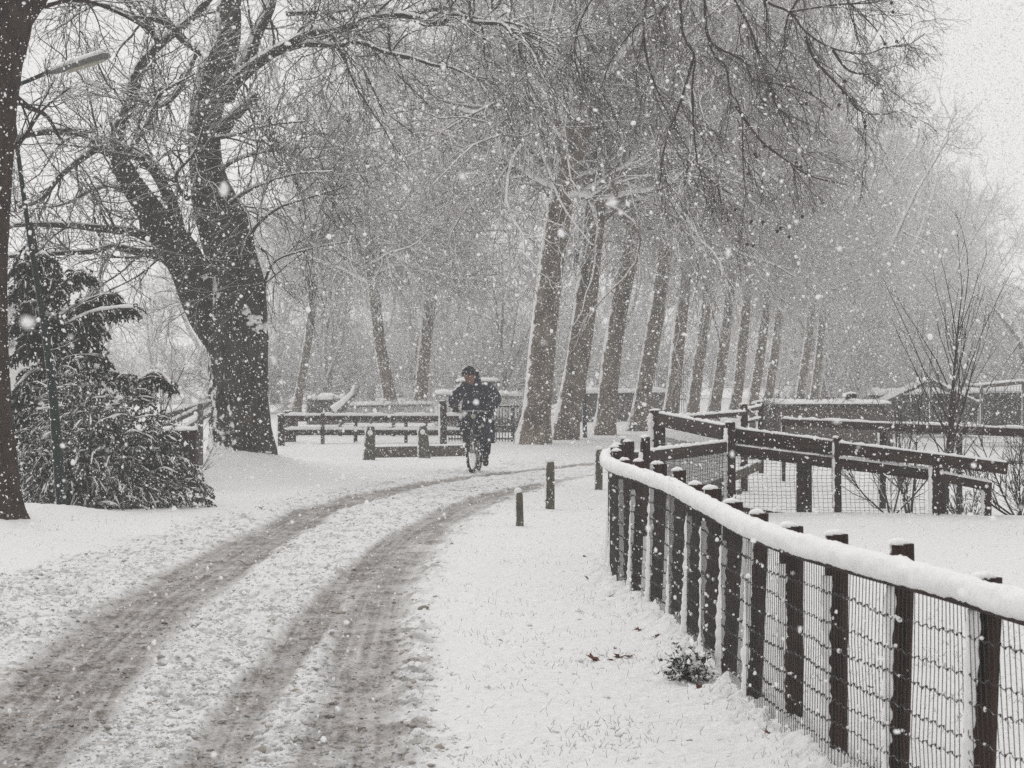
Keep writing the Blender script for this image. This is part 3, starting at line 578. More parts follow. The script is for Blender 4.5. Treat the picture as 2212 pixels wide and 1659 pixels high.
def conifer():
    rng = np.random.default_rng(22); D = 34.2; X0 = (90 - CX) / F * D
    root = empty('conifer', (X0, D, gz(X0, D) - .02), 'dark conifer with drooping snowy arms reaching right behind the lamp post', 'conifer'); o = np.array(root.location)
    L = MB(); S = MB(); B = MB()
    st, sr = trace([(120, 1000, 22), (100, 800, 24), (88, 680, 24), (76, 560, 20), (66, 480, 8)], D, rng, 24, .1)
    tb = MB(); rough_trunk(tb, st - o, sr, 10, rng); tb.build('trunk', M['dtwig'], root)
    arms = [[(85, 655), (120, 630), (150, 605), (178, 588), (190, 598)], [(95, 735), (125, 700), (165, 665), (198, 648), (235, 634), (262, 650)], [(140, 700), (198, 672), (250, 664), (293, 664)],
            [(100, 790), (149, 772), (190, 765), (228, 778)], [(80, 590), (50, 570), (30, 580)], [(80, 640), (50, 620), (20, 640)], [(90, 700), (55, 690), (25, 705)], [(95, 760), (60, 745), (28, 770)],
            [(75, 540), (55, 545), (40, 560)], [(78, 560), (95, 550), (112, 565), (120, 590)], [(85, 620), (100, 600), (115, 610)], [(90, 680), (120, 690), (140, 730)], [(95, 800), (60, 810), (30, 850)], [(100, 810), (150, 815), (200, 840)],
            [(110, 730), (150, 720), (200, 700), (225, 715)], [(100, 760), (140, 745), (185, 735), (215, 745)], [(100, 830), (150, 800), (230, 800), (290, 830)], [(100, 800), (180, 785), (250, 810), (310, 850)], [(95, 850), (60, 840), (25, 870)], [(95, 900), (60, 890), (22, 920)], [(95, 940), (55, 950), (25, 990)], [(280, 850), (310, 815), (340, 810), (365, 830)], [(80, 600), (60, 590), (45, 610)], [(84, 660), (60, 655), (40, 680)], [(90, 720), (65, 715), (45, 740)]]
    for a in arms:
        for rep in range(3):
            P, R = trace([(x + rng.normal(0, 3), y + rng.normal(0, 3), 6) for x, y in a], D + rng.uniform(-.35, .35), rng, 10, .3); P = P - o; B.tubes(P, R, 5)
            ln = np.linalg.norm(np.diff(P, axis=0), axis=1).sum(); n = int(46 * ln) + 6
            p, d, r, t, idx = spawn(rng, P[None], R[None], n, .02, 1, .5, 1.4)
            Q, R2 = grow(rng, p, nrm(d * [1, 1, .6] + [0.25, 0, -.15]), rng.uniform(.08, .24, n) * (1.2 - .4 * t), np.full(n, .005), np.full(n, .002), 6, .1, (0, 0, -.3))
            B.tubes(Q, R2, 3); sprays(Q, R2, rng, L, S, 46, .038, .009, .30, .5, .009)
        P[:, 2] += .03; S.tubes(P, np.full(len(P), .022) * rng.uniform(.6, 1.3, len(P)), 6)
    L.build('foliage', M['yew'], root, False); S.build('snow', M['snow'], root); B.build('branches', M['dtwig'], root)
conifer()
def little_plant():
    rng = np.random.default_rng(23); p = G(1490, 1478)
    root = empty('evergreen_plant', (p[0], p[1], gz(*p)), 'small dark green plant at the foot of the curved fence', 'plant'); L = MB(); S = MB(); B = MB()
    n = 60; a = rng.uniform(0, 6.28, n); D = np.stack([np.cos(a), np.sin(a), rng.uniform(.5, 2.6, n)], -1)
    P, R = grow(rng, rng.normal(0, .03, (n, 3)) * [1, 1, 0], D, rng.uniform(.08, .22, n), np.full(n, .003), np.full(n, .0015), 6, .12, (0, 0, -.12)); B.tubes(P, R, 3)
    sprays(P, R, rng, L, S, 22, .030, .008, .5, .2, .009); L.build('foliage', M['leaf'], root, False); S.build('snow', M['snow'], root); B.build('stems', M['dtwig'], root)
little_plant()

# ------------------------------------------------------------------ wooden fences
rw = np.random.default_rng(31)
def rect(w, h, c=.18):  # chamfered rectangle profile
    a, b = w / 2, h / 2; e = min(w, h) * c
    return np.array([(-a + e, -b), (a - e, -b), (a, -b + e), (a, b - e), (a - e, b), (-a + e, b), (-a, b - e), (-a, -b + e)])
def circ(r, k=14): t = np.arange(k) * 2 * np.pi / k; return np.stack([np.cos(t), np.sin(t)], -1) * r
def dome(w, h, k=9):  # snow lying on something flat
    t = np.linspace(0, np.pi, k); return np.vstack([np.stack([-np.cos(t) * w / 2, np.sin(t) ** .7 * h], -1)])
def post(parent, x, y, z0, z1, w, kind='round', mat='wood', snow=True, dx=0.0, cap=True, yaw=0, d=None, side_snow=.9, shelf=.0):
    P = np.linspace([x - dx, y, z0], [x, y, z1], 14); o = np.array(parent.location)
    m = MB(); prof = circ(w / 2) if kind == 'round' else rect(w, d or w)
    s = 1 + rw.normal(0, .012, 14); s[-1] *= .93
    m.sweep(P - o, prof, s, ref=(math.sin(yaw), math.cos(yaw), 0)); ob = m.build('post', M[mat], parent)
    if snow:
        sm = MB()
        if cap:
            n = 9; tt = np.linspace(-1, 1, n); hh = np.sqrt(np.clip(1 - tt ** 2, 0.02, 1)) 
            Q = np.stack([x + tt * w * .42 - w * .14, np.full(n, y), np.full(n, z1 - .004)], -1) - o
            sm.sweep(Q, dome(w * .98, .027 if w > .06 else w * .5), hh * rw.uniform(.85, 1.1, n), ref=(0, 0, 1))
        if side_snow:
            n = 40; zz = np.linspace(z0 + .02, z0 + (z1 - z0) * side_snow, n); cx = x - dx * (1 - (zz - z0) / (z1 - z0))
            jag = (vn(zz * 40 + x * 9, zz * 0 + y, 5) * .6 + rw.random(n) * .4)
            Q = np.stack([cx - w * .41 , np.full(n, y - w * .22), zz], -1) - o
            pr = np.stack([np.cos(np.arange(8) * np.pi / 4) * w * .23, np.sin(np.arange(8) * np.pi / 4) * w * .30], -1)
            sm.sweep(Q, pr, .45 + .9 * jag, ref=(0, 1, 0))
        sm.build('snow', M['snow'], ob)
    return ob
def rail(parent, pts, w, h, mat='wood2', snow=.03, name='rail', n=30, jit=.02, ends=0):
    P = catmull(np.array(pts, float), n) if len(pts) > 2 else np.linspace(pts[0], pts[1], n); o = np.array(parent.location)
    m = MB(); m.sweep(P - o, rect(w, h), 1 + rw.normal(0, jit, n)); ob = m.build(name, M[mat], parent)
    if snow:
        n2 = n * 3; P2 = catmull(P, n2); s = MB()
        hh = .55 + .75 * vn(np.arange(n2) * .35 + w * 77, np.zeros(n2) + pts[0][0], 3) + rw.normal(0, .06, n2); hh[0] = hh[-1] = .3
        Q = P2 - o; Q[:, 2] += h / 2 - .003; s.sweep(Q, dome(w * 1.06, snow), hh); s.build('snow', M['snow'], ob)
    return ob
def netting(parent, path, z0, z1, dv, rows, r, off=(0, 0), wave=.006, crumbs=0, mat='wire', name='netting', top=None):
    """woven wire: uprights every dv along the ground path, wavy line wires at the given heights (fractions)"""
    path = np.array(path, float); L = np.concatenate([[0], np.cumsum(np.linalg.norm(np.diff(path, axis=0), axis=1))])
    n = int(L[-1] / dv); t = np.arange(n) * dv; bx = np.interp(t, L, path[:, 0]) + off[0]; by = np.interp(t, L, path[:, 1]) + off[1]
    o = np.array(parent.location); mb = MB(); k = 7; u = np.linspace(0, 1, k)
    tan = nrm(np.stack([np.gradient(bx), np.gradient(by)], -1))
    dz = (vn(t * 2.2, t * 0, 77) - .5) * .02
    wob = (vn(t[:, None] * 1.1, u[None] * 3 + 7, 78) - .5) * wave * 22
    P = np.stack([bx[:, None] + tan[:, :1] * wob, by[:, None] + tan[:, 1:] * wob, z0 + (z1 - z0) * u[None] + dz[:, None]], -1) - o
    mb.tubes(P, np.full(P.shape[:2], r), 3)
    m = n * 3; tt = np.linspace(0, t[-1], m); sag = (vn(tt * .9, tt * 0, 79) - .5)
    X = np.interp(tt, t, bx); Y = np.interp(tt, t, by); cr = []
    for i, f in enumerate(rows):
        z = z0 + (z1 - z0) * f + (vn(tt * 1.3, tt * 0 + i * 3.7, 80) - .5) * .03 + wave * np.sin(tt / dv * np.pi) * 1.2 + (vn(tt * 9, tt * 0 + i * 9, 82) - .5) * wave * 2
        Q = np.stack([X, Y - .003, z], -1) - o; mb.tubes(Q[None], np.full((1, m), r * 1.15), 3)
        kn = np.arange(1, m, 3); cr.append(Q[kn])
    if crumbs:
        C = np.vstack(cr); # twisted knots
        K = np.stack([C + [0, 0, -.006], C + [.001, -.002, .001], C + [0, 0, .006]], 1); mb.tubes(K, np.tile([r * .8, r * 2.0, r * .8], (len(K), 1)), 4)
    ob = mb.build(name, M[mat], parent)
    if crumbs:
        s = MB(); sel = rw.random(len(C)) < crumbs
        for c in C[sel]:
            q = rw.uniform(.003, .008); s.ball(c + [0, -.002, q * .7], (q * rw.uniform(.8, 1.8), q, q * rw.uniform(.8, 1.6)), 5, 4, rw, .15)
        tag(s.build('snow', M['snow'], ob), kind='stuff')
    return ob
def near_fence():
    root = empty('curved_fence', (1.2, 14.8, 0), 'dark post and wire fence curving away with a thick roll of snow on its rail', 'fence')
    pts = FX[1:-1]
    for (x, y) in pts:
        g = gz(x, y) - .08; post(root, x + .035, y + .05, g, .985 + rw.uniform(-.025, .035), .106 * rw.uniform(.9, 1.1), 'rect' if rw.random() < .0 else 'round', 'wood', dx=rw.uniform(-.01, .05), cap=True, side_snow=rw.uniform(.78, .9))
    path = [(x - .045, y - .02, .9) for x, y in FX[:1:-1]] 
    P = catmull(np.array(path), 260); P[:, 2] = .895 + (vn(P[:, 1] * .8, P[:, 0] * 0, 4) - .5) * .02
    o = np.array(root.location); m = MB(); m.sweep(P - o, circ(.036, 10), np.ones(260)); rl = m.build('rail', M['wood2'], root)
    n = 2400; Q = catmull(P, n); k = 18; a = np.arange(k) * 2 * np.pi / k
    base = np.stack([np.cos(a) * .047, np.sin(a) * .053], -1)
    nz = (fbm(np.arange(n)[:, None] * .045, a[None] * 1.4, 3, 101) - .5)
    L = np.arange(n)[:, None] * .375; fl = 1 + .42 * nz + .10 * (fbm(L * .45, a[None] * 4, 2, 107) - .5) + .06 * (vn(L * 1.6, a[None] * .8, 109) - .5) + .05 * (rw.random((n, k)) - .5) + .05 * (vn(L * .05, a[None] * 0, 103) - .5) * 2 + .05 * (vn(L * .9, a[None] * 3, 104) - .5)
    fl = fl * np.sqrt(np.clip(np.minimum(np.arange(n), n - 1 - np.arange(n)) / 8 + .02, 0, 1))[:, None]; pr = base[None] * fl[..., None]
    T = nrm(np.gradient(Q, axis=0)); side = nrm(np.cross(T, [0, 0, 1])); C = Q - o - side * 0; C[:, 2] += .030
    # snow leans to the windward (left) side of the rail
    V = C[:, None] + pr[..., :1] * side[:, None] + pr[..., 1:] * np.array([0, 0, 1.])
    V[:, :, 2] = np.maximum(V[:, :, 2], (C[:, None, 2] - .046) + .03 * nz); V[..., 0] -= .012
    i = np.arange(n - 1)[:, None] * k; j = np.arange(k)[None]
    s = MB(); s.add(V.reshape(-1, 3), [np.stack([i + j, i + (j + 1) % k, i + k + (j + 1) % k, i + k + j], -1).reshape(-1, 4)])
    s.build('snow', M['snow'], rl)
    netting(root, [(x - .035, y - .02) for x, y in FX[:0:-1]], .03, .87, .052, [0, .11, .22, .34, .46, .59, .72, .86, 1], .0019, wave=.005, crumbs=.14)
    # rail from the curve back to the second fence
near_fence()
def two_rail():
    root = empty('two_rail_fence', (4.0, 31.0, 0), 'dark two rail wooden fence with wire netting behind the curved fence', 'fence')
    def z(y, D): return CH - (y - HY) / F * D
    def X(x, D): return (x - CX) / F * D
    # posts: x, top y, depth, width px
    for (x, t, D, w, kind, wd) in [(1577, 912, 31.0, 23, 'rect', 'wood'), (1808, 945, 31.1, 18, 'rect', 'wood'), (2018, 984, 31.0, 22, 'rect', 'wood'), (2131, 1046, 31.2, 20, 'rect', 'wood2')]:
        post(root, X(x, D), D, gz(X(x, D), D) - .25, z(t, D), w / F * D, kind, wd, side_snow=.95, d=.09)
    for (x, t, D, w) in [(1737, 960, 31.5, 34), (2028, 1010, 31.35, 30)]:
        post(root, X(x, D), D, gz(X(x, D), D) - .3, z(t, D), w / F * D, 'round', 'wood', side_snow=0, cap=False)
    x, D = 1420, 36.0; post(root, X(x, D), D, gz(X(x, D), D) - .1, z(886, D), 34 / F * D, 'rect', 'wood', side_snow=.97, d=.16)
    def rl(a, b, w, h, sn=.03): rail(root, [np.array([X(a[0], a[2]), a[2], z(a[1], a[2])]), np.array([X(b[0], b[2]), b[2], z(b[1], b[2])])], w, h, 'wood2', sn)
    y1 = 31.0 - .08
    rl((1424, 906, 35.8), (1566, 935, 31.05), .05, .17); rl((1588, 941, 31.08), (1800, 968, 31.15), .05, .16); rl((1812, 969, y1), (2176, 1012, y1), .05, .135)
    rl((1362, 992, 27.0), (1566, 966, 30.95), .05, .125); rl((1588, 973, 31.1), (1800, 1000, 31.16), .05, .12); rl((1812, 1001, 31.05), (2010, 1026, 31.1), .05, .12); rl((2028, 1030, 30.98), (2140, 1052, 31.0), .05, .10)
    rl((1590, 1100, 31.0), (1800, 1128, 31.0), .05, .07, .02)
    rows = np.linspace(0, 1, 18)
    netting(root, [(X(1588, 31), 31.06), (X(2015, 31), 31.06)], -.05, .70, .052, rows, .0022, wave=.002)
    netting(root, [(X(1424, 36), 36), (X(1577, 31), 31.02)], .0, .78, .05, rows, .0024, wave=.002)
    netting(root, [(X(1362, 27), 27), (X(1577, 31), 31.0)], .0, .75, .05, rows, .0022, wave=.002)
two_rail()
def fence_line(name, label, posts, rails, mat='wood', D=None, wp=None):
    p0 = posts[0]; root = empty(name, (float((p0[0] - CX) / F * p0[3]), p0[3], 0), label, 'fence')
    for (x, t, b, D, w) in posts:
        X = (x - CX) / F * D; post(root, X, D, min(gz(X, D) - .1, CH - (b - HY) / F * D), CH - (t - HY) / F * D, w / F * D, 'rect', mat, side_snow=.95 if w > 8 else 0, cap=True)
    for (a, b, h) in rails: rail(root, [W(*a), W(*b)], .05, h / F * a[2], mat, .035)
    return root
fence_line('paddock_fence', 'low rail fence with snow on top in front of the brown hedge', [(1692, 905, 960, 41.5, 9), (1905, 925, 1000, 38, 16), (2070, 926, 1010, 36, 16), (2230, 930, 1010, 35, 16)],
           [((1690, 912, 41.5), (2260, 937, 34.8), 16), ((1700, 990, 41), (2250, 1000, 35), 6)], 'wood2')
fence_line('side_fence', 'short wooden fence rising to a tall post beside the brown hedge', [(1606, 873, 960, 40, 18), (1642, 868, 960, 44, 15)],
           [((1460, 905, 34.5), (1610, 893, 40), 10), ((1610, 888, 40), (1642, 880, 44), 8), ((1600, 915, 40), (1642, 905, 44), 6)], 'wood')
def pen_boards():
    r = empty('wooden_ramp', (2.4, 34.5, 0), 'snow dusted wooden boards sloping on the ground behind the wire netting', 'boards')
    for (a, b, h) in [((1480, 1075, 34.5), (1640, 1005, 36), .12), ((1470, 1105, 33.8), (1600, 1060, 35), .07)]:
        rail(r, [W(*a), W(*b)], .05, h, 'greywood', .02, 'board')
pen_boards()
def left_fence():
    root = empty('bridge_railing', (-2.0, 62, 0), 'long two rail fence with snow on its rails behind the stone posts', 'fence')
    def X(x, D): return (x - CX) / F * D
    for (x, t, b, D, w) in [(626, 888, 948, 62, 26), (607, 895, 958, 59, 16), (697, 893, 955, 60.5, 8), (768, 897, 948, 61.5, 8), (800, 897, 945, 63, 7), (877, 897, 952, 61.0, 7), (957, 866, 962, 60, 16)]:
        post(root, X(x, D), D, gz(X(x, D), D) - .3, CH - (t - HY) / F * D, w / F * D, 'rect', 'wood2', side_snow=.95 if w > 10 else 0)
    for y, h in ((903, 11), (934, 12)): rail(root, [W(600, y, 60.8), W(1000, y + 1, 60.8)], .06, h / F * 60.8, 'wood2', .07)
    b = empty('back_fence', (-3.0, 66, 0), 'thin two rail fence seen through the rails in front', 'fence')
    for x in (640, 735, 850, 920): post(b, X(x, 67), 67, -.3, CH - (900 - HY) / F * 67, .08, 'rect', 'greywood', side_snow=0)
    for y in (908, 926): rail(b, [W(600, y, 67), W(1000, y, 67)], .05, .06, 'greywood', .04)
    w = MB(); P = np.linspace(W(795, 977, 55.6), W(1005, 973, 55.6), 20); w.sweep(P, rect(.3, .22)); o = w.build('ditch_wall', M['brick']); tag(o, 'dark low wall above the ditch behind the stone posts', 'wall')
    s = MB(); P2 = P.copy(); P2[:, 2] += .105; s.sweep(P2, dome(.34, .035), rw.uniform(.8, 1.2, 20)); s.build('snow', M['snow'], o)
left_fence()
def iron_fence():
    D = 62.5; root = empty('iron_railing', (-.6, D, 0), 'thin iron railing with upright bars behind the cyclist', 'railing')
    def X(x): return (x - CX) / F * D
    b = MB(); o = np.array(root.location)
    xs = np.arange(970, 1172, 6.4)
    for x in xs:
        top = 885 - 12 * abs(math.sin((x - 970) / 200 * math.pi * 2)) + (0 if x > 1040 else 10)
        P = np.array([[X(x), D, -.05], [X(x), D, .3], [X(x), D, CH - (top - HY) / F * D]]) - o; b.tubes(P, np.array([.011, .011, .008]), 5)
    b.build('bars', M['metal'], root)
    for y in (878, 921, 948): rail(root, [np.array([X(968), D + .02, CH - (y - HY) / F * D]), np.array([X(1172), D + .02, CH - (y - HY) / F * D])], .02, .035, 'metal', .03 if y < 900 else .015)
    for x in (1160, 1108): post(root, X(x), D, -.1, CH - (880 - HY) / F * D, .06, 'round', 'metal', side_snow=0)
    D2 = 100; r2 = empty('iron_railing', (6, D2, 0), 'pale ornamental iron gate glimpsed between the avenue trunks', 'gate'); o = np.array(r2.location); b = MB()
    for x in np.arange(1405, 1500, 4.5):
        xx = (x - CX) / F * D2; b.tubes(np.array([[xx, D2, 0], [xx, D2, .8], [xx, D2, 1.55 + .15 * math.sin((x - 1405) / 95 * math.pi)]]) - o, np.full(3, .012), 4)
    b.build('bars', M['metal'], r2)
    for z_ in (.5, 1.4): rail(r2, [np.array([(1403 - CX) / F * D2, D2, z_]), np.array([(1500 - CX) / F * D2, D2, z_])], .03, .04, 'metal', .03)
iron_fence()
def left_gate():
    r = empty('wooden_gate', (-6.2, 42, 0), 'pale wooden gate with slanting boards between the bush and the big trunk', 'gate')
    for (a, b, h) in [((345, 902, 42), (455, 872, 43), 12), ((345, 925, 42), (440, 880, 42.6), 9), ((395, 928, 42), (455, 893, 42.6), 9)]:
        rail(r, [W(*a), W(*b)], .05, h / F * 42, 'greywood', .04, 'board')
    for x, t in ((432, 872), (412, 925)): 
        X = (x - CX) / F * 42.3; post(r, X, 42.3, -.2, CH - (t - HY) / F * 42.3, .09, 'rect', 'greywood', side_snow=.9)
    b = MB(); D = 38; P = np.linspace(W(340, 990, D), W(424, 990, D), 8); b.sweep(P, rect(.35, .78)); o = b.build('log_store', M['wood2']); tag(o, 'dark box with a snowy lid behind the right end of the bush', 'box')
    s = MB(); P[:, 2] += .385; s.sweep(P, dome(.40, .05), rw.uniform(.8, 1.2, 8)); s.build('snow', M['snow'], o)
left_gate()

# ------------------------------------------------------------------ bollards, stone posts, lamps
def bollard(x, yb, yt, w, label, lean=0):
    p = G(x, yb); s = F / p[1]; H = (yb - yt) / s; g = gz(*p)
    root = empty('wooden_bollard', (p[0], p[1], g), label, 'bollard', 'short mossy bollards on the verge'); root.rotation_euler = (0, lean, 0)
    n = 16; z = np.linspace(-.1, H, n); r = np.full(n, w / s / 2) * (1 + rw.normal(0, .012, n)); r[-1] *= .45; r[-2] *= .88; z[-2] = H - .02
    m = MB(); m.sweep(np.stack([0 * z, 0 * z, z], -1), circ(1, 14), r, ref=(0, 1, 0)); b = m.build('shaft', M['green_post'], root)
    sn = MB(); sn.ball((-.008, 0, H + .004), (w / s * .50, w / s * .5, .035), 12, 8, rw, .04)
    zz = np.linspace(H * .25, H, 26); sn.sweep(np.stack([0 * zz - w / s * .42, 0 * zz - w / s * .1, zz], -1), circ(w / s * .20, 8), .4 + .8 * rw.random(26), ref=(0, 1, 0)); sn.build('snow', M['snow'], root)
for a in [(1123, 1137, 1062, 17, 'shortest mossy bollard, nearest the tyre tracks', -.03), (1188, 1100, 996, 20, 'tallest mossy bollard, middle of the row on the verge', 0.0), (1293, 1058, 969, 17, 'mossy bollard nearest the bend of the curved fence', .01),
          (1394, 1003, 942, 16, 'mossy bollard partly hidden behind the corner rail', 0), (1346, 1000, 946, 17, 'small dark bollard peeking above the fence bend', 0)]: bollard(*a)
def stone_post(x, yb, yt, w, lean, label):
    p = G(x, yb); s = F / p[1]; H = (yb - yt) / s; root = empty('stone_post', (p[0], p[1], gz(*p) - .02), label, 'post', 'stone posts at the road edge'); root.rotation_euler = (0, lean, 0)
    z = np.array([-.15, 0, H * .3, H * .6, H * .82, H * .86, H * .87, H * .93, H * .975, H]); r = np.array([1.25, 1.2, 1.1, 1.0, .92, .90, .80, .82, .6, .2]) * w / s / 2
    m = MB(); m.sweep(np.stack([0 * z, 0 * z, z], -1), rect(2, 1.7, .22), r, ref=(0, 1, 0)); m.build('shaft', M['stone'], root, True)
    sn = MB(); sn.ball((-.01, -.0, H), (w / s * .40, w / s * .4, .035), 12, 8, rw, .05); zz = np.linspace(0, H * .95, 24); sn.sweep(np.stack([-w / s * (.58 - .16 * zz / H), 0 * zz - .02, zz], -1), circ(w / s * .12, 8), .6 + .6 * rw.random(24), ref=(0, 1, 0))
    sn.ball((0, -w / s * .48, H * .80), (.045, .02, .05), 10, 7, rw, .06); sn.build('snow', M['snow'], root)
stone_post(797, 994, 918, 22, .05, 'stone post with rounded top left of the pair, leaning right')
stone_post(917, 989, 916, 22, -.06, 'stone post with rounded top beside the cyclist, leaning left')
def street_lamp():
    D = 31.6; rng = np.random.default_rng(9)
    P, R = trace([(137, 1122, 24), (128, 1030, 22), (118, 900, 20), (108, 800, 17), (85, 640, 13), (62, 500, 11), (36, 310, 10), (22, 200, 9), (28, 188, 9), (60, 175, 9), (112, 152, 10)], D, rng, 60, 0)
    root = empty('street_lamp', tuple(P[0]), 'thin dark green leaning street lamp in front of the evergreen bush', 'street lamp'); o = P[0]
    m = MB(); k = 12; m.tubes((P - o)[None], R[None], k); m.build('pole', M['lamp'], root)
    c = MB(); q = P[:18] - o; c.tubes(q[None], (R[:18] + .004)[None], 12); c.build('base_sleeve', M['lamp'], root)
    h = MB(); a, b = W(106, 158, D) - o, W(236, 116, D) - o; n = 14; t = np.linspace(0, 1, n); Q = a + (b - a) * t[:, None]
    s = .5 + .55 * np.sin(np.clip(t * 1.7 + .15, 0, 1.57)); s[0] = .3; s[-1] = .75
    h.sweep(Q, rect(.20, .085, .3), s); hd = h.build('lamp_head', M['lamphead'], root)
    l = MB(); Q2 = Q[4:-1].copy(); Q2[:, 2] -= .045; l.sweep(Q2, rect(.13, .05, .4), np.ones(len(Q2))); l.build('lens', M['lens'], hd)
    sn = MB(); Q3 = Q.copy(); Q3[:, 2] += .03; sn.sweep(Q3, dome(.2, .05), s * rng.uniform(.9, 1.1, n)); sn.build('snow', M['snow'], hd)
street_lamp()
def lamp_post2():
    x, D = 1262, 65.5; rng = np.random.default_rng(10)
    P = np.stack([W(1264, 948, D), W(1262, 860, D), W(1259, 760, D), W(1255, 660, D), W(1250, 560, D)]); root = empty('street_lamp', tuple(P[0]), 'thin black lamp post between the second and third avenue trunks', 'street lamp')
    Q = catmull(P, 20) - P[0]; R = np.linspace(.055, .03, 20); m = MB(); m.tubes(Q[None], R[None], 10); m.build('pole', M['metal'], root)
    h = MB(); h.ball(Q[-1] + [0, 0, .1], (.16, .16, .2), 12, 8); h.build('lamp_head', M['metal'], root)
    s = MB(); s.tubes((Q[:12] + [-.05, 0, 0])[None], np.full((1, 12), .012), 6); s.build('snow', M['snow'], root)
lamp_post2()

# ------------------------------------------------------------------ hedges, walls, buildings
def hedge(name, label, a, b, D0, D1, depth, z1a, z1b, seed, cat='hedge', snow=.05, mat='hedge'):
    rng = np.random.default_rng(seed); n = int(max(12, abs(b - a) / F * D0 * 6)); t = np.linspace(0, 1, n); D = D0 + (D1 - D0) * t
    X = (a + (b - a) * t - CX) / F * D; Z = z1a + (z1b - z1a) * t; root = empty(name, (X[0], D[0], 0), label, cat); o = np.array(root.location)
    # body of many short twigs
    L = abs(X[-1] - X[0]); N_ = int(min(16000, 2600 * L)); u = rng.random(N_); p = np.stack([np.interp(u, t, X), np.interp(u, t, D) + rng.uniform(-.5, .5, N_) * depth, np.interp(u, t, Z) * rng.random(N_) ** .8], -1) - o
    d = nrm(rng.normal(size=(N_, 3)) + [0, -.4, .5]); P, R = grow(rng, p, d, rng.uniform(.08, .22, N_), np.full(N_, .007), np.full(N_, .004), 2, .2); m = MB(); m.tubes(P, R, 3); m.build('twigs', M[mat], root)
    c = MB(); Q = np.stack([X, D, Z / 2 - .05], -1) - o; pr = np.stack([np.array([(-depth * .42, -zz / 2), (depth * .42, -zz / 2), (depth * .42, zz / 2 - .05), (-depth * .42, zz / 2 - .05)]) for zz in Z]); c.sweep(Q, pr, np.ones(n)); c.build('core', M[mat], root)
    if snow:
        s = MB(); Q = np.stack([X, D, Z - .04], -1) - o; s.sweep(Q, dome(depth * 1.0, snow * 2), rng.uniform(.75, 1.25, n)); s.build('snow', M['snow'], root)
    return root
hedge('clipped_hedge', 'brown clipped hedge with snow on top behind the paddock fence', 1648, 1900, 50, 52, .8, 1.05, 1.03, 1)
hedge('low_hedge', 'low snowy hedge behind the avenue trunks', 1240, 1420, 84, 88, .8, .9, .9, 2, snow=.08)
hedge('low_hedge', 'snow topped hedge behind the cyclist and iron railing', 940, 1130, 72, 72, .9, 1.0, .95, 3, snow=.06, mat='paletwig')
hedge('low_hedge', 'snow topped brown hedge left of the white garden arch', 665, 745, 80, 80, .7, .75, .78, 4, snow=.08)
hedge('low_hedge', 'low brown hedge behind the left fence rails', 745, 960, 83, 83, .8, .55, .6, 5, snow=.05, mat='paletwig')
0 and hedge('low_hedge', 'pale hazy hedge along the field edge', 300, 640, 95, 95, 1.2, 1.3, 1.2, 6, snow=.1, mat='paletwig')
hedge('low_hedge', 'hazy hedge far behind the pens on the right', 1880, 2300, 70, 70, 1.2, 1.0, 1.1, 7, snow=.08)
def snowy_seat():
    r = empty('garden_chair', (-4.9, 78, 0), 'snow covered curved garden ornament standing behind the rail fence', 'ornament')
    o = np.array(r.location); P = catmull(np.array([W(718, 885, 78), W(740, 868, 78), W(758, 850, 78), W(766, 832, 78)]), 16); m = MB(); m.sweep(P - o, circ(.08, 10), np.linspace(1.5, .4, 16), ref=(0, 1, 0)); m.build('body', M['snow'], r)
    s = MB(); P2 = P - o + [.12, .05, -.03]; s.sweep(P2, circ(.07, 10), np.linspace(1.4, .4, 16), ref=(0, 1, 0)); s.build('base', M['greywood'], r)
snowy_seat()
def canopy():
    r = empty('bus_shelter', (-1.3, 74, 0), 'flat snow topped canopy behind the cyclist', 'canopy'); o = np.array(r.location)
    a, b = W(985, 826, 74), W(1080, 826, 74); m = MB(); m.sweep(np.linspace(a, b, 6) - o, rect(.8, .06)); m.build('roof', M['greywood'], r)
    s = MB(); P = np.linspace(a, b, 12) - o; P[:, 2] += .03; s.sweep(P, dome(.85, .10), np.r_[.4, np.ones(10), .4]); s.build('snow', M['snow'], r)
    for x in (992, 1074): post(r, W(x, 826, 74)[0], 74, -.1, a[2], .07, 'rect', 'greywood', side_snow=0)
canopy()
def house(name, label, x0, x1, D, ze, zr, depth, win):
    X0, X1 = (x0 - CX) / F * D, (x1 - CX) / F * D; root = empty(name, ((X0 + X1) / 2, D, -.05), label, 'house'); w = X1 - X0; o = np.array(root.location)
    m = MB(); m.box((0, depth / 2, ze / 2), (w, depth, ze)); m.build('wall', M['wall'], root, False)
    r = MB(); e = .4; V = [[-w / 2 - e, -e, ze - .05], [w / 2 + e, -e, ze - .05], [w / 2 + e, depth / 2, zr], [-w / 2 - e, depth / 2, zr], [-w / 2 - e, depth + e, ze - .05], [w / 2 + e, depth + e, ze - .05]]
    V2 = [[a, b, c + .22] for a, b, c in V]; r.add(V + V2, [[[6, 7, 8, 9], [9, 8, 11, 10], [0, 3, 2, 1], [3, 4, 5, 2], [0, 1, 7, 6], [4, 10, 11, 5], [1, 2, 8, 7], [2, 5, 11, 8], [0, 6, 9, 3], [3, 9, 10, 4]]])
    r.build('roof', M['roof'], root, False)
    for (a, b, c, d) in win:
        f = MB(); f.box((a, -.03, b), (c, .08, d)); fr = f.build('window', M['greywood'], root, False); g = MB(); g.box((a - c * .24, -.06, b), (c * .40, .05, d * .86)); g.box((a + c * .24, -.06, b), (c * .40, .05, d * .86)); g.build('pane', M['glass'], fr, False)
house('house', 'pale snowy house far behind the conifer on the left', -500, 155, 92, 3.6, 4.6, 4, [(4.3, 2.75, 1.0, .8), (2.6, 2.75, 1.0, .8), (0, 1.2, .9, 1.9)])
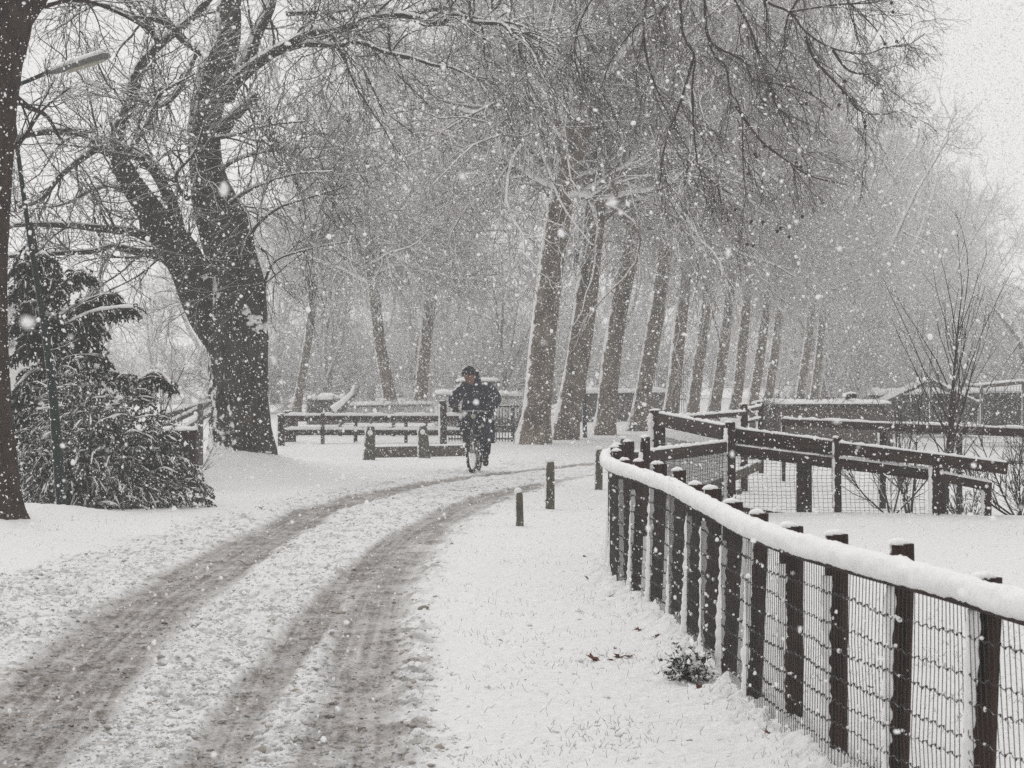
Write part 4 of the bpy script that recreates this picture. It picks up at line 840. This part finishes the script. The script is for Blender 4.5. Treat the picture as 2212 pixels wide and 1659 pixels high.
0 and house('barn', 'low pale barn far behind the big trunk and rail fence', 440, 640, 135, 1.75, 2.6, 6, [(-1, 1.0, .8, .6)])
def coop(name, label, x0, x1, ye, yr, D, seed):
    X0, X1 = (x0 - CX) / F * D, (x1 - CX) / F * D; z1, z2 = CH - (ye - HY) / F * D, CH - (yr - HY) / F * D; w = X1 - X0; r = empty(name, ((X0 + X1) / 2, D, 0), label, 'pen'); o = np.array(r.location)
    for sx in (-1, 0, 1):
        post(r, o[0] + sx * w / 2, D, -.3, z1 if sx else z2, .06, 'rect', 'greywood', side_snow=.9)
        rail(r, [np.array([o[0] + sx * w / 2, D, z1 if sx else z2]), np.array([o[0] + sx * w / 2, D + 1.6, z1 if sx else z2])], .05, .05, 'greywood', .03)
    for s in (-1, 1):
        rail(r, [np.array([o[0] + s * w / 2, D - .03, z1]), np.array([o[0], D - .03, z2])], .06, .07, 'greywood', .045, 'roof_edge')
        m = MB(); P = np.linspace([s * w / 2, .8, z1 + .03], [0, .8, z2 + .03], 6); m.sweep(P, rect(1.6, .03)); m.build('roof', M['roof'], r)
    rail(r, [np.array([X0, D, .3]), np.array([X1, D, .3])], .05, .06, 'greywood', .03)
    netting(r, [(X0, D - .02), (X1, D - .02)], 0, z1, .06, np.linspace(0, 1, 14), .004, wave=.002)
coop('wire_pen', 'pitched wire netting pen with pale snowy roof behind the saplings', 1905, 2115, 872, 822, 66, 1)
coop('wire_pen', 'wire netting pen with a flat snowy roof at the right edge', 2120, 2300, 835, 826, 58, 2)
def stack():
    D = 51; r = empty('log', tuple(W(1838, 858, D)), 'small dark object with snow lying on the brown hedge', 'branch'); m = MB(); m.sweep(np.array([[-.1, 0, 0], [0, 0, .03], [.1, 0, 0.02]]), circ(.05, 8), [1, 1.1, .6]); m.build('wood', M['wood2'], r); s = MB(); s.sweep(np.array([[-.1, 0, .04], [0, 0, .07], [.1, 0, .06]]), dome(.1, .04), [1, 1, .6]); s.build('snow', M['snow'], r)
stack()

# ------------------------------------------------------------------ cyclist and bicycle
def skin(name, V, E, R, mat, parent, sub=2, root=0):
    me = bpy.data.meshes.new(name); me.from_pydata([tuple(v) for v in V], E, []); me.update()
    o = bpy.data.objects.new(name, me); sc.collection.objects.link(o); o.parent = parent
    mo = o.modifiers.new('skin', 'SKIN'); mo.use_smooth_shade = True
    for i, sv in enumerate(me.skin_vertices[0].data):
        r = R[i]; sv.radius = (r, r) if not isinstance(r, tuple) else r; sv.use_root = (i == root)
    s = o.modifiers.new('sub', 'SUBSURF'); s.levels = s.render_levels = sub
    me.materials.append(mat); return o
def cyclist():
    D = 44.6; bx = (1028 - CX) / F * D; gzc = gz(bx, D)
    yaw = math.radians(-5)
    bike = empty('bicycle', (bx, D, gzc), 'dark bicycle ridden towards the viewer along the tyre track', 'bicycle'); bike.rotation_euler = (0, 0, yaw)
    WR = .345
    def wheel(cy, steer, nm='wheel'):
        w = empty(nm, (0, cy, WR)); del_ = None; w.parent = bike; w.rotation_euler = (0, 0, steer)
        k = 40; a = np.arange(k + 1) * 2 * np.pi / k
        t = MB(); ring = np.stack([0 * a, np.cos(a) * (WR - .022), np.sin(a) * (WR - .022)], -1); t.sweep(ring, circ(.025, 8), np.ones(k + 1), cap=False, ref=(1, 0, 0)); t.build('tyre', M['rubber'], w)
        t = MB(); ring2 = ring * (WR - .055) / (WR - .022); t.sweep(ring2, circ(.010, 6), np.ones(k + 1), cap=False, ref=(1, 0, 0)); t.build('rim', M['steel'], w)
        t = MB()
        for i in range(24):
            an = i * 2 * np.pi / 24; sx = .03 * (-1) ** i; t.tubes(np.array([[sx, .02 * math.cos(an + .4), .02 * math.sin(an + .4)], [sx * .5, .15 * math.cos(an), .15 * math.sin(an)], [0, (WR - .055) * math.cos(an), (WR - .055) * math.sin(an)]]), np.full(3, .0018), 4)
        t.sweep(np.array([[-.05, 0, 0], [0, 0, 0], [.05, 0, 0]]), circ(.022, 10), np.ones(3), ref=(0, 0, 1)); t.build('spokes', M['steel'], w)
        return w
    fw = wheel(-.55, math.radians(-9)); rw_ = wheel(.50, 0)
    fr = MB()
    def tube(pts, r, k=8): q = np.array(pts, float); fr.tubes(q[None], np.full((1, len(q)), r), k)
    head0, head1 = (0, -.42, .60), (0, -.36, .88); bb = (0, .02, .30); st = (0, .16, .84)
    for a, b, r in [(head0, bb, .020), (head1, st, .018), (bb, st, .018), (bb, (.05, .50, WR), .012), (bb, (-.05, .50, WR), .012), (st, (.05, .50, WR), .010), (st, (-.05, .50, WR), .010), (head0, head1, .024)]:
        tube([a, tuple((np.array(a) + np.array(b)) / 2), b], r)
    fr.build('frame', M['frame'], bike)
    fk = MB()
    for s in (-1, 1): fk.tubes(np.array([[s * .02, -.41, .66], [s * .05, -.44, .62], [s * .055, -.50, .45], [s * .05 + .0, -.55, WR]])[None], np.full((1, 4), .014), 8)
    fk.tubes(np.array([[0, -.42, .66], [0, -.36, .88], [0, -.35, .98]])[None], np.full((1, 3), .017), 8); fk.build('fork', M['frame'], bike)
    hb = MB(); hb.tubes(catmull(np.array([[-.32, -.30, .985], [-.20, -.36, .975], [0, -.40, .985], [.20, -.36, .975], [.32, -.30, .985]]), 20)[None], np.full((1, 20), .013), 8); h = hb.build('handlebar', M['steel'], bike)
    for s in (-1, 1):
        g = MB(); g.sweep(np.array([[s * .34, -.285, .985], [s * .28, -.325, .985], [s * .23, -.35, .98]]), circ(.019, 8), np.ones(3)); g.build('grip', M['rubber'], h)
    sd = MB(); sd.sweep(np.array([[0, .05, .90], [0, .15, .91], [0, .25, .92], [0, .31, .92]]), rect(1, .35, .3), [.05, .10, .2, .17], ref=(0, 0, 1)); sd.build('saddle', M['rubber'], bike)
    hl = MB(); hl.ball((0, -.43, .90), (.04, .035, .04), 12, 8); hl.build('headlight', M['lens'], bike)
    for s in (-1, 1):
        c = MB(); c.tubes(np.array([[s * .06, .02, .30], [s * .08, .02 - s * .08, .30 + s * .06 * 0 + (-.13 if s > 0 else .13)]])[None].repeat(1, 0), np.full((1, 2), .012), 6); c.box((s * .13, .02 - s * .08 + .0, .30 + (-.13 if s > 0 else .13)), (.09, .09, .02)); c.build('pedal', M['rubber'], bike)
        mg = MB()
    for cy, nm in ((-.55, 'mudguard'), (.5, 'mudguard')):
        a = np.linspace(.5, 2.9, 16); mg = MB(); mg.sweep(np.stack([0 * a, cy + np.cos(a) * (WR + .025), WR + np.sin(a) * (WR + .025)], -1), rect(.055, .008), np.ones(16), ref=(1, 0, 0)); mg.build(nm, M['frame'], bike)
    for s in (-1, 1):
        p = MB(); p.box((s * .19, .50, .62), (.13, .30, .34)); p.box((s * .19, .50, .80), (.14, .31, .04)); q = p.build('pannier', M['knit'], bike, False)
    # person, same local frame
    per = empty('person', (bx, D, gzc + .01), 'cyclist hunched in a dark snowy coat and knitted hat, riding the bicycle', 'person'); per.rotation_euler = (0, 0, yaw)
    V = []; E = []; R = []
    def ad(p, r, c=None): V.append(p); R.append(r); i = len(V) - 1; (E.append((c, i)) if c is not None else None); return i
    pel = ad((0, .19, .98), .13); sp = ad((0, .08, 1.12), .135, pel); ch = ad((.0, -.04, 1.26), .11, sp); nk = ad((-.04, -.17, 1.41), .062, ch); hd0 = ad((-.07, -.23, 1.47), .075, nk); hd = ad((-.09, -.26, 1.54), .098, hd0); ht = ad((-.09, -.25, 1.62), .075, hd)
    pose = {}
    for s, kn, ft, toe in ((-1, (-.17, -.20, .83), (-.13, -.03, .46), (-.13, -.16, .42)), (1, (.16, -.13, .60), (.15, .06, .22), (.17, -.10, .14))):
        h_ = ad((s * .10, .18, .93), .095, pel); k_ = ad(kn, .065, h_); a_ = ad(ft, .026, k_); f_ = ad(tuple((np.array(ft) + np.array(toe)) / 2 - [0, 0, .01]), .018, a_)
        sh = ad((s * .17, -.07, 1.32), .045, ch); el = ad((s * .35, -.16, 1.14), .045, sh); wr = ad((s * .29, -.29, 1.02), .032, el); pl = ad((s * .285, -.335, 1.005), .030, wr)
        pose[s] = (h_, k_, a_, f_, sh, el, wr, pl)
    body = skin('body', V, E, R, M['skin'], per)
    # face
    fc = np.array([-.09, -.26, 1.545])
    m = MB(); m.ball(fc + [-.02, -.103, -.012], (.014, .022, .026), 10, 7); m.build('nose', M['skin'], per)
    for s in (-1, 1):
        m = MB(); m.ball(fc + [s * .032 - .02, -.084, .012], (.012, .010, .008), 8, 6); m.build('eye', M['eye'], per)
        m = MB(); m.ball(fc + [s * .098, .0, 0], (.014, .022, .032), 8, 6); m.build('ear', M['skin'], per)
    m = MB(); m.ball(fc + [-.02, -.088, -.050], (.026, .012, .008), 10, 6); m.build('mouth', M['eye'], per)
    # hat and hood
    m = MB(); n, k = 10, 20; th = np.linspace(.02, 1.62, n); a = np.arange(k) * 2 * np.pi / k
    m.ball(fc + [0, .012, .060], (.112, .118, .088), 20, 12, rw, .012); hat = m.build('hat', M['knit'], per)
    m = MB(); ang = np.linspace(0, 2 * np.pi, 25); m.sweep(np.stack([fc[0] + np.cos(ang) * .106, fc[1] + .012 + np.sin(ang) * .112, fc[2] + .042 + 0 * ang], -1), rect(.03, .045, .3), np.ones(25), cap=False); m.build('brim', M['knit'], hat)
    # raised hood / collar around the neck
    V2 = [(-.03, -.02, 1.34), (-.04, -.10, 1.44), (-.03, -.13, 1.53), (-.04, -.15, 1.61), (-.07, -.25, 1.41)]; skin('hood', V2, [(0, 1), (1, 2), (2, 3), (1, 4)], [.15, .13, .125, .09, .095], M['jacket'], per)
    # coat
    V = []; E = []; R = []
    a0 = ad((0, .20, .90), (.23, .20)); a1 = ad((0, .10, 1.08), .22, a0); a2 = ad((0, -.03, 1.25), .235, a1); a3 = ad((-.01, -.10, 1.36), .13, a2)
    b0 = ad((0, .05, .78), (.24, .19), a0); b1 = ad((0, .03, .64), (.25, .20), b0)
    for s in (-1, 1):
        s1 = ad((s * .20, -.07, 1.33), .13, a2); s2 = ad((s * .35, -.15, 1.15), .108, s1); s3 = ad((s * .325, -.24, 1.065), .078, s2); s4 = ad((s * .30, -.275, 1.03), .056, s3)
    skin('coat', V, E, R, M['jacket'], per)
    # trousers
    V = []; E = []; R = []
    t0 = ad((0, .19, .92), .17)
    for s in (-1, 1):
        h_, k_, a_, f_ = pose[s][:4]
        kn = (-.17, -.20, .83) if s < 0 else (.16, -.13, .60); ft = (-.13, -.03, .46) if s < 0 else (.15, .06, .22)
        q1 = ad((s * .11, .12, .90 if s < 0 else .84), .135, t0); q2 = ad(tuple(np.array(kn) * [1, 1, 1] + [0, 0, 0]), .115, q1); md = (np.array(kn) + np.array(ft)) / 2; q3 = ad(tuple(md), .098, q2); q4 = ad(tuple(np.array(ft) + [0, 0, .03]), .080, q3)
    skin('trousers', V, E, R, M['trouser'], per)
    for s, ft, toe in ((-1, (-.13, -.03, .46), (-.13, -.19, .40)), (1, (.15, .06, .20), (.17, -.12, .11))):
        skin('boot', [(ft[0], ft[1], ft[2] + .08), (ft[0], ft[1], ft[2] - .03), ((ft[0] + toe[0]) / 2, (ft[1] + toe[1]) / 2, (ft[2] + toe[2]) / 2 - .02), toe], [(0, 1), (1, 2), (2, 3)], [.058, .058, .052, .045], M['knit'], per)
    # gloved hands: palm, four curled fingers, thumb
    for s in (-1, 1):
        gp = np.array([s * .285, -.335, 1.008]); ax = nrm(np.array([s * .11, .065, 0.])); V = []; E = []; R = []
        w0 = ad(tuple(gp + [s * .008, .05, .02]), .036); pm = ad(tuple(gp + [0, .01, .022]), (.045, .026), w0)
        for i in range(4):
            off = ax * (-.033 + .022 * i); ln = [.9, 1., .97, .8][i]
            f1 = ad(tuple(gp + off + [0, -.018, .026]), .012, pm); f2 = ad(tuple(gp + off + [0, -.042 * ln, .008]), .0115, f1); f3 = ad(tuple(gp + off + [0, -.036 * ln, -.018]), .0105, f2); f4 = ad(tuple(gp + off + [0, -.012, -.026]), .0095, f3)
        t1 = ad(tuple(gp - ax * .040 + [0, .018, .004]), .014, pm); t2 = ad(tuple(gp - ax * .038 + [0, -.006, -.018]), .0115, t1)
        skin('glove', V, E, R, M['knit'], per, 1)
cyclist()

# ------------------------------------------------------------------ things lying on the snow
def leaf_mesh(seed):
    rng = np.random.default_rng(seed); n = 11; a = np.linspace(-2.6, 2.6, n); r = np.where(np.arange(n) % 2 == 0, .05, .026) * rng.uniform(.8, 1.2, n)
    V = np.stack([np.cos(a) * r, np.sin(a) * r, .016 * rng.random(n) + .25 * np.abs(np.sin(a) * r)], -1); V = np.vstack([[0, 0, .002], V]); b = MB()
    b.add(V, [np.stack([np.zeros(n - 1, int), np.arange(1, n), np.arange(2, n + 1)], -1)]); V2 = V - [0, 0, .0015]; b.add(V2, [np.stack([np.zeros(n - 1, int), np.arange(2, n + 1), np.arange(1, n)], -1)])
    b.tubes(np.array([[0, 0, .003], [-.03, .004, .012], [-.055, .002, .02]]), np.full(3, .0015), 4); return b.mesh('fallen_leaf', M['brown'], False)
LM = [leaf_mesh(s) for s in range(4)]; rl = np.random.default_rng(41)
lp = [(1282, 1434, 1.1, 'curled brown leaf lying alone on the open snow'), (1338, 1424, .8, None), (1358, 1426, .8, None), (1326, 1408, .5, None), (1320, 1431, .5, None), (1268, 1258, .6, None), (1262, 1207, .5, None), (1243, 1155, .4, None),
      (1322, 1300, .6, None), (1378, 1370, .6, None), (1420, 1385, .7, None), (1510, 1500, .7, None), (1880, 1490, .5, None), (770, 1068, .6, None), (810, 1061, .6, None), (562, 1102, .7, None), (1660, 1610, .7, None)]
for i, (x, y, s, lab) in enumerate(lp):
    p = G(x, y); o = bpy.data.objects.new('fallen_leaf', LM[i % 4]); sc.collection.objects.link(o); o.location = (p[0], p[1], gz(*p) + .004); o.rotation_euler = (rl.uniform(-.5, .5), rl.uniform(-.5, .5), rl.uniform(0, 6)); o.scale = (s, s, s)
    tag(o, lab or 'small brown dead leaf poking out of the snow', 'leaf', 'dead leaves on the snow' if lab is None else None)
p = G(914, 1321); m = MB(); m.ball((0, 0, 0), (.042, .03, .022), 14, 10, np.random.default_rng(2), .03); o = m.build('stone', M['rock']); o.location = (p[0], p[1], gz(*p) + .012); o.rotation_euler = (0, -.2, .3); tag(o, 'smooth grey stone at the right edge of the tyre track', 'stone')
def clods():
    rng = np.random.default_rng(43); n = 4200; th = rng.uniform(-.24, .06, n); Y = 1 / rng.uniform(1 / 45, 1 / 9.5, n); X = th * Y
    h, dirt, sl, road = ground_eval(X, Y); de, _ = dline(X, Y, EDG); pr = road * .35 + np.exp(-(de / .12) ** 2) * 1.0
    k = rng.random(n) < pr; X, Y, h = X[k], Y[k], h[k]; m = MB()
    for x, y, z in zip(X, Y, h):
        s = rng.lognormal(-4.75, .42); m.ball((x, y, z + s * .1), (s * rng.uniform(.8, 1.6), s * rng.uniform(.7, 1.2), s * rng.uniform(.4, .8)), 6, 5, rng, .16)
    o = m.build('slush_lumps', M['clod']); tag(o, 'scattered dirty slush lumps thrown up along the tyre tracks', 'slush', None, 'stuff')
clods()
def crumbs():
    rng = np.random.default_rng(47); n = 150000; th = rng.uniform(-.24, .10, n); Y = 1 / rng.uniform(1 / 42, 1 / 9.0, n); X = th * Y
    h, dirt, sl, road = ground_eval(X, Y); k = rng.random(n) < road * (.8 - .68 * np.clip(dirt * 2, 0, 1)) + .008
    k &= vn(X * 3.1, Y * 2.3, 121) * .6 + rng.random(n) * .4 > .38
    X, Y, h, dirt = X[k], Y[k], h[k], dirt[k]; n = len(X); s_ = np.clip(rng.lognormal(math.log(.0075), .45, n), .003, .022)
    v = np.array([[1, 0, 0], [-1, 0, 0], [0, 1, 0], [0, -1, 0], [0, 0, 1], [0, 0, -1]], float); f = np.array([[0, 2, 4], [2, 1, 4], [1, 3, 4], [3, 0, 4], [2, 0, 5], [1, 2, 5], [3, 1, 5], [0, 3, 5]])
    V = (v[None] + rng.normal(0, .25, (n, 6, 3))) * (s_[:, None] * np.array([1.25, 1, .8]))[:, None] + np.stack([X, Y, h + s_ * .2], -1)[:, None]
    m = MB(); m.add(V.reshape(-1, 3), [(np.arange(n)[:, None, None] * 6 + f[None]).reshape(-1, 3)])
    d = np.clip(dirt * .7 + (rng.random(n) < .10) * .45, 0, 1)
    o = m.build('snow_crumbs', M['ground'], None, True, {'dirt': np.repeat(d, 6), 'slush': np.full(n * 6, .6)}); tag(o, 'small crumbs of churned snow all over the lane', 'snow', None, 'stuff')
crumbs()
def grass():
    rng = np.random.default_rng(44); n = 52000; th = rng.uniform(-.22, .24, n); Y = 1 / rng.uniform(1 / 48, 1 / 8.8, n); X = th * Y
    h, dirt, sl, road = ground_eval(X, Y); c = fbm(X * 2.2, Y * 1.6, 2, 111); df, _ = dline(X, Y, FP)
    k = (road < .1) & (rng.random(n) < (sst(.45, .8, c) * .5 + .04 + .55 * np.exp(-(df / .2) ** 2))); X, Y, h = X[k], Y[k], h[k]; N_ = len(X)
    d = nrm(np.stack([rng.normal(0, .6, N_), rng.normal(0, .6, N_), np.ones(N_)], -1))
    P, R = grow(rng, np.stack([X, Y, h - .008], -1), d, rng.uniform(.02, .05, N_), np.full(N_, .0016), np.full(N_, .0006), 3, .2, (0, 0, -.08)); m = MB(); m.tubes(P, R, 3)
    o = m.build('grass', M['grassblade']); tag(o, 'sparse dead grass blades sticking through the snow', 'grass', None, 'stuff')
M['grassblade'] = plain('grass_blade', (.13, .11, .07)); grass()

# ------------------------------------------------------------------ falling snow and haze
def falling_snow():
    rng = np.random.default_rng(50); n = 470000
    Y = (rng.random(n) * (72 ** 3 - 1) + 1) ** (1 / 3); X = rng.uniform(-1, 1, n) * (.19 * Y + 1.0); Z = CH + rng.uniform(-.165, .155, n) * Y + rng.uniform(-.3, .3, n)
    k = (Z > .02) ; X, Y, Z = X[k], Y[k], Z[k]; n = len(X)
    s = np.clip(rng.lognormal(math.log(.0044), .42, n), .0018, .011); s = np.where(Y < 8, s * .7, s)
    m = MB(); near = Y < 13
    for x, y, z, q in zip(X[near], Y[near], Z[near], s[near]): m.ball((x, y, z), q * rng.uniform(.5, 1.15, 3), 8, 6, rng, .14)
    X, Y, Z, s = X[~near], Y[~near], Z[~near], s[~near]; n = len(X)
    v = np.array([[1, 0, 0], [-1, 0, 0], [0, 1, 0], [0, -1, 0], [0, 0, 1], [0, 0, -1]], float)
    ax = nrm(rng.normal(0, .55, (n, 3)) + [.55, 0, -1.0]); b = nrm(np.cross(ax, rng.normal(size=(n, 3)))); c = np.cross(ax, b); L = rng.uniform(.9, 1.9, n)
    V = (v[None, :, :1] * b[:, None] * s[:, None, None] + v[None, :, 1:2] * c[:, None] * s[:, None, None] + v[None, :, 2:] * ax[:, None] * (s * L)[:, None, None]) + np.stack([X, Y, Z], -1)[:, None]
    f = np.array([[0, 2, 4], [2, 1, 4], [1, 3, 4], [3, 0, 4], [2, 0, 5], [1, 2, 5], [3, 1, 5], [0, 3, 5]]); V = V + rng.normal(0, .18, V.shape) * s[:, None, None]; m.add(V.reshape(-1, 3), [(np.arange(n)[:, None, None] * 6 + f[None]).reshape(-1, 3)])
    n = 240000; Y = (rng.random(n) * (150 ** 3 - 66 ** 3) + 66 ** 3) ** (1 / 3); X = rng.uniform(-1, 1, n) * (.19 * Y + 1.0); Z = CH + rng.uniform(-.01, .155, n) * Y
    s = rng.lognormal(math.log(.0115), .3, n); t = np.array([[1, 1, 1], [-1, -1, 1], [-1, 1, -1], [1, -1, -1]], float) * .8
    V = t[None] * s[:, None, None] + rng.normal(0, .3, (n, 4, 3)) * s[:, None, None] + np.stack([X, Y, Z], -1)[:, None]; f = np.array([[0, 1, 2], [0, 3, 1], [0, 2, 3], [1, 3, 2]])
    m.add(V.reshape(-1, 3), [(np.arange(n)[:, None, None] * 4 + f[None]).reshape(-1, 3)])
    o = m.build('falling_snow', M['flake']); tag(o, 'snowflakes falling through the air everywhere', 'snow', None, 'stuff')
falling_snow()
hm = bpy.data.materials.new('haze_air'); hm.use_nodes = True; nt = hm.node_tree; nt.nodes.clear(); ho = nt.nodes.new('ShaderNodeOutputMaterial'); pv = nt.nodes.new('ShaderNodeVolumePrincipled')
pv.inputs['Color'].default_value = (1, 1, 1, 1); pv.inputs['Density'].default_value = .0020; pv.inputs['Anisotropy'].default_value = .1; nt.links.new(pv.outputs[0], ho.inputs['Volume'])
hb = MB(); hb.box((0, 310, 10.3), (4700, 700, 24.0)); o = hb.build('haze', hm, None, False); tag(o, 'pale snowy haze filling the air', 'haze', None, 'stuff')
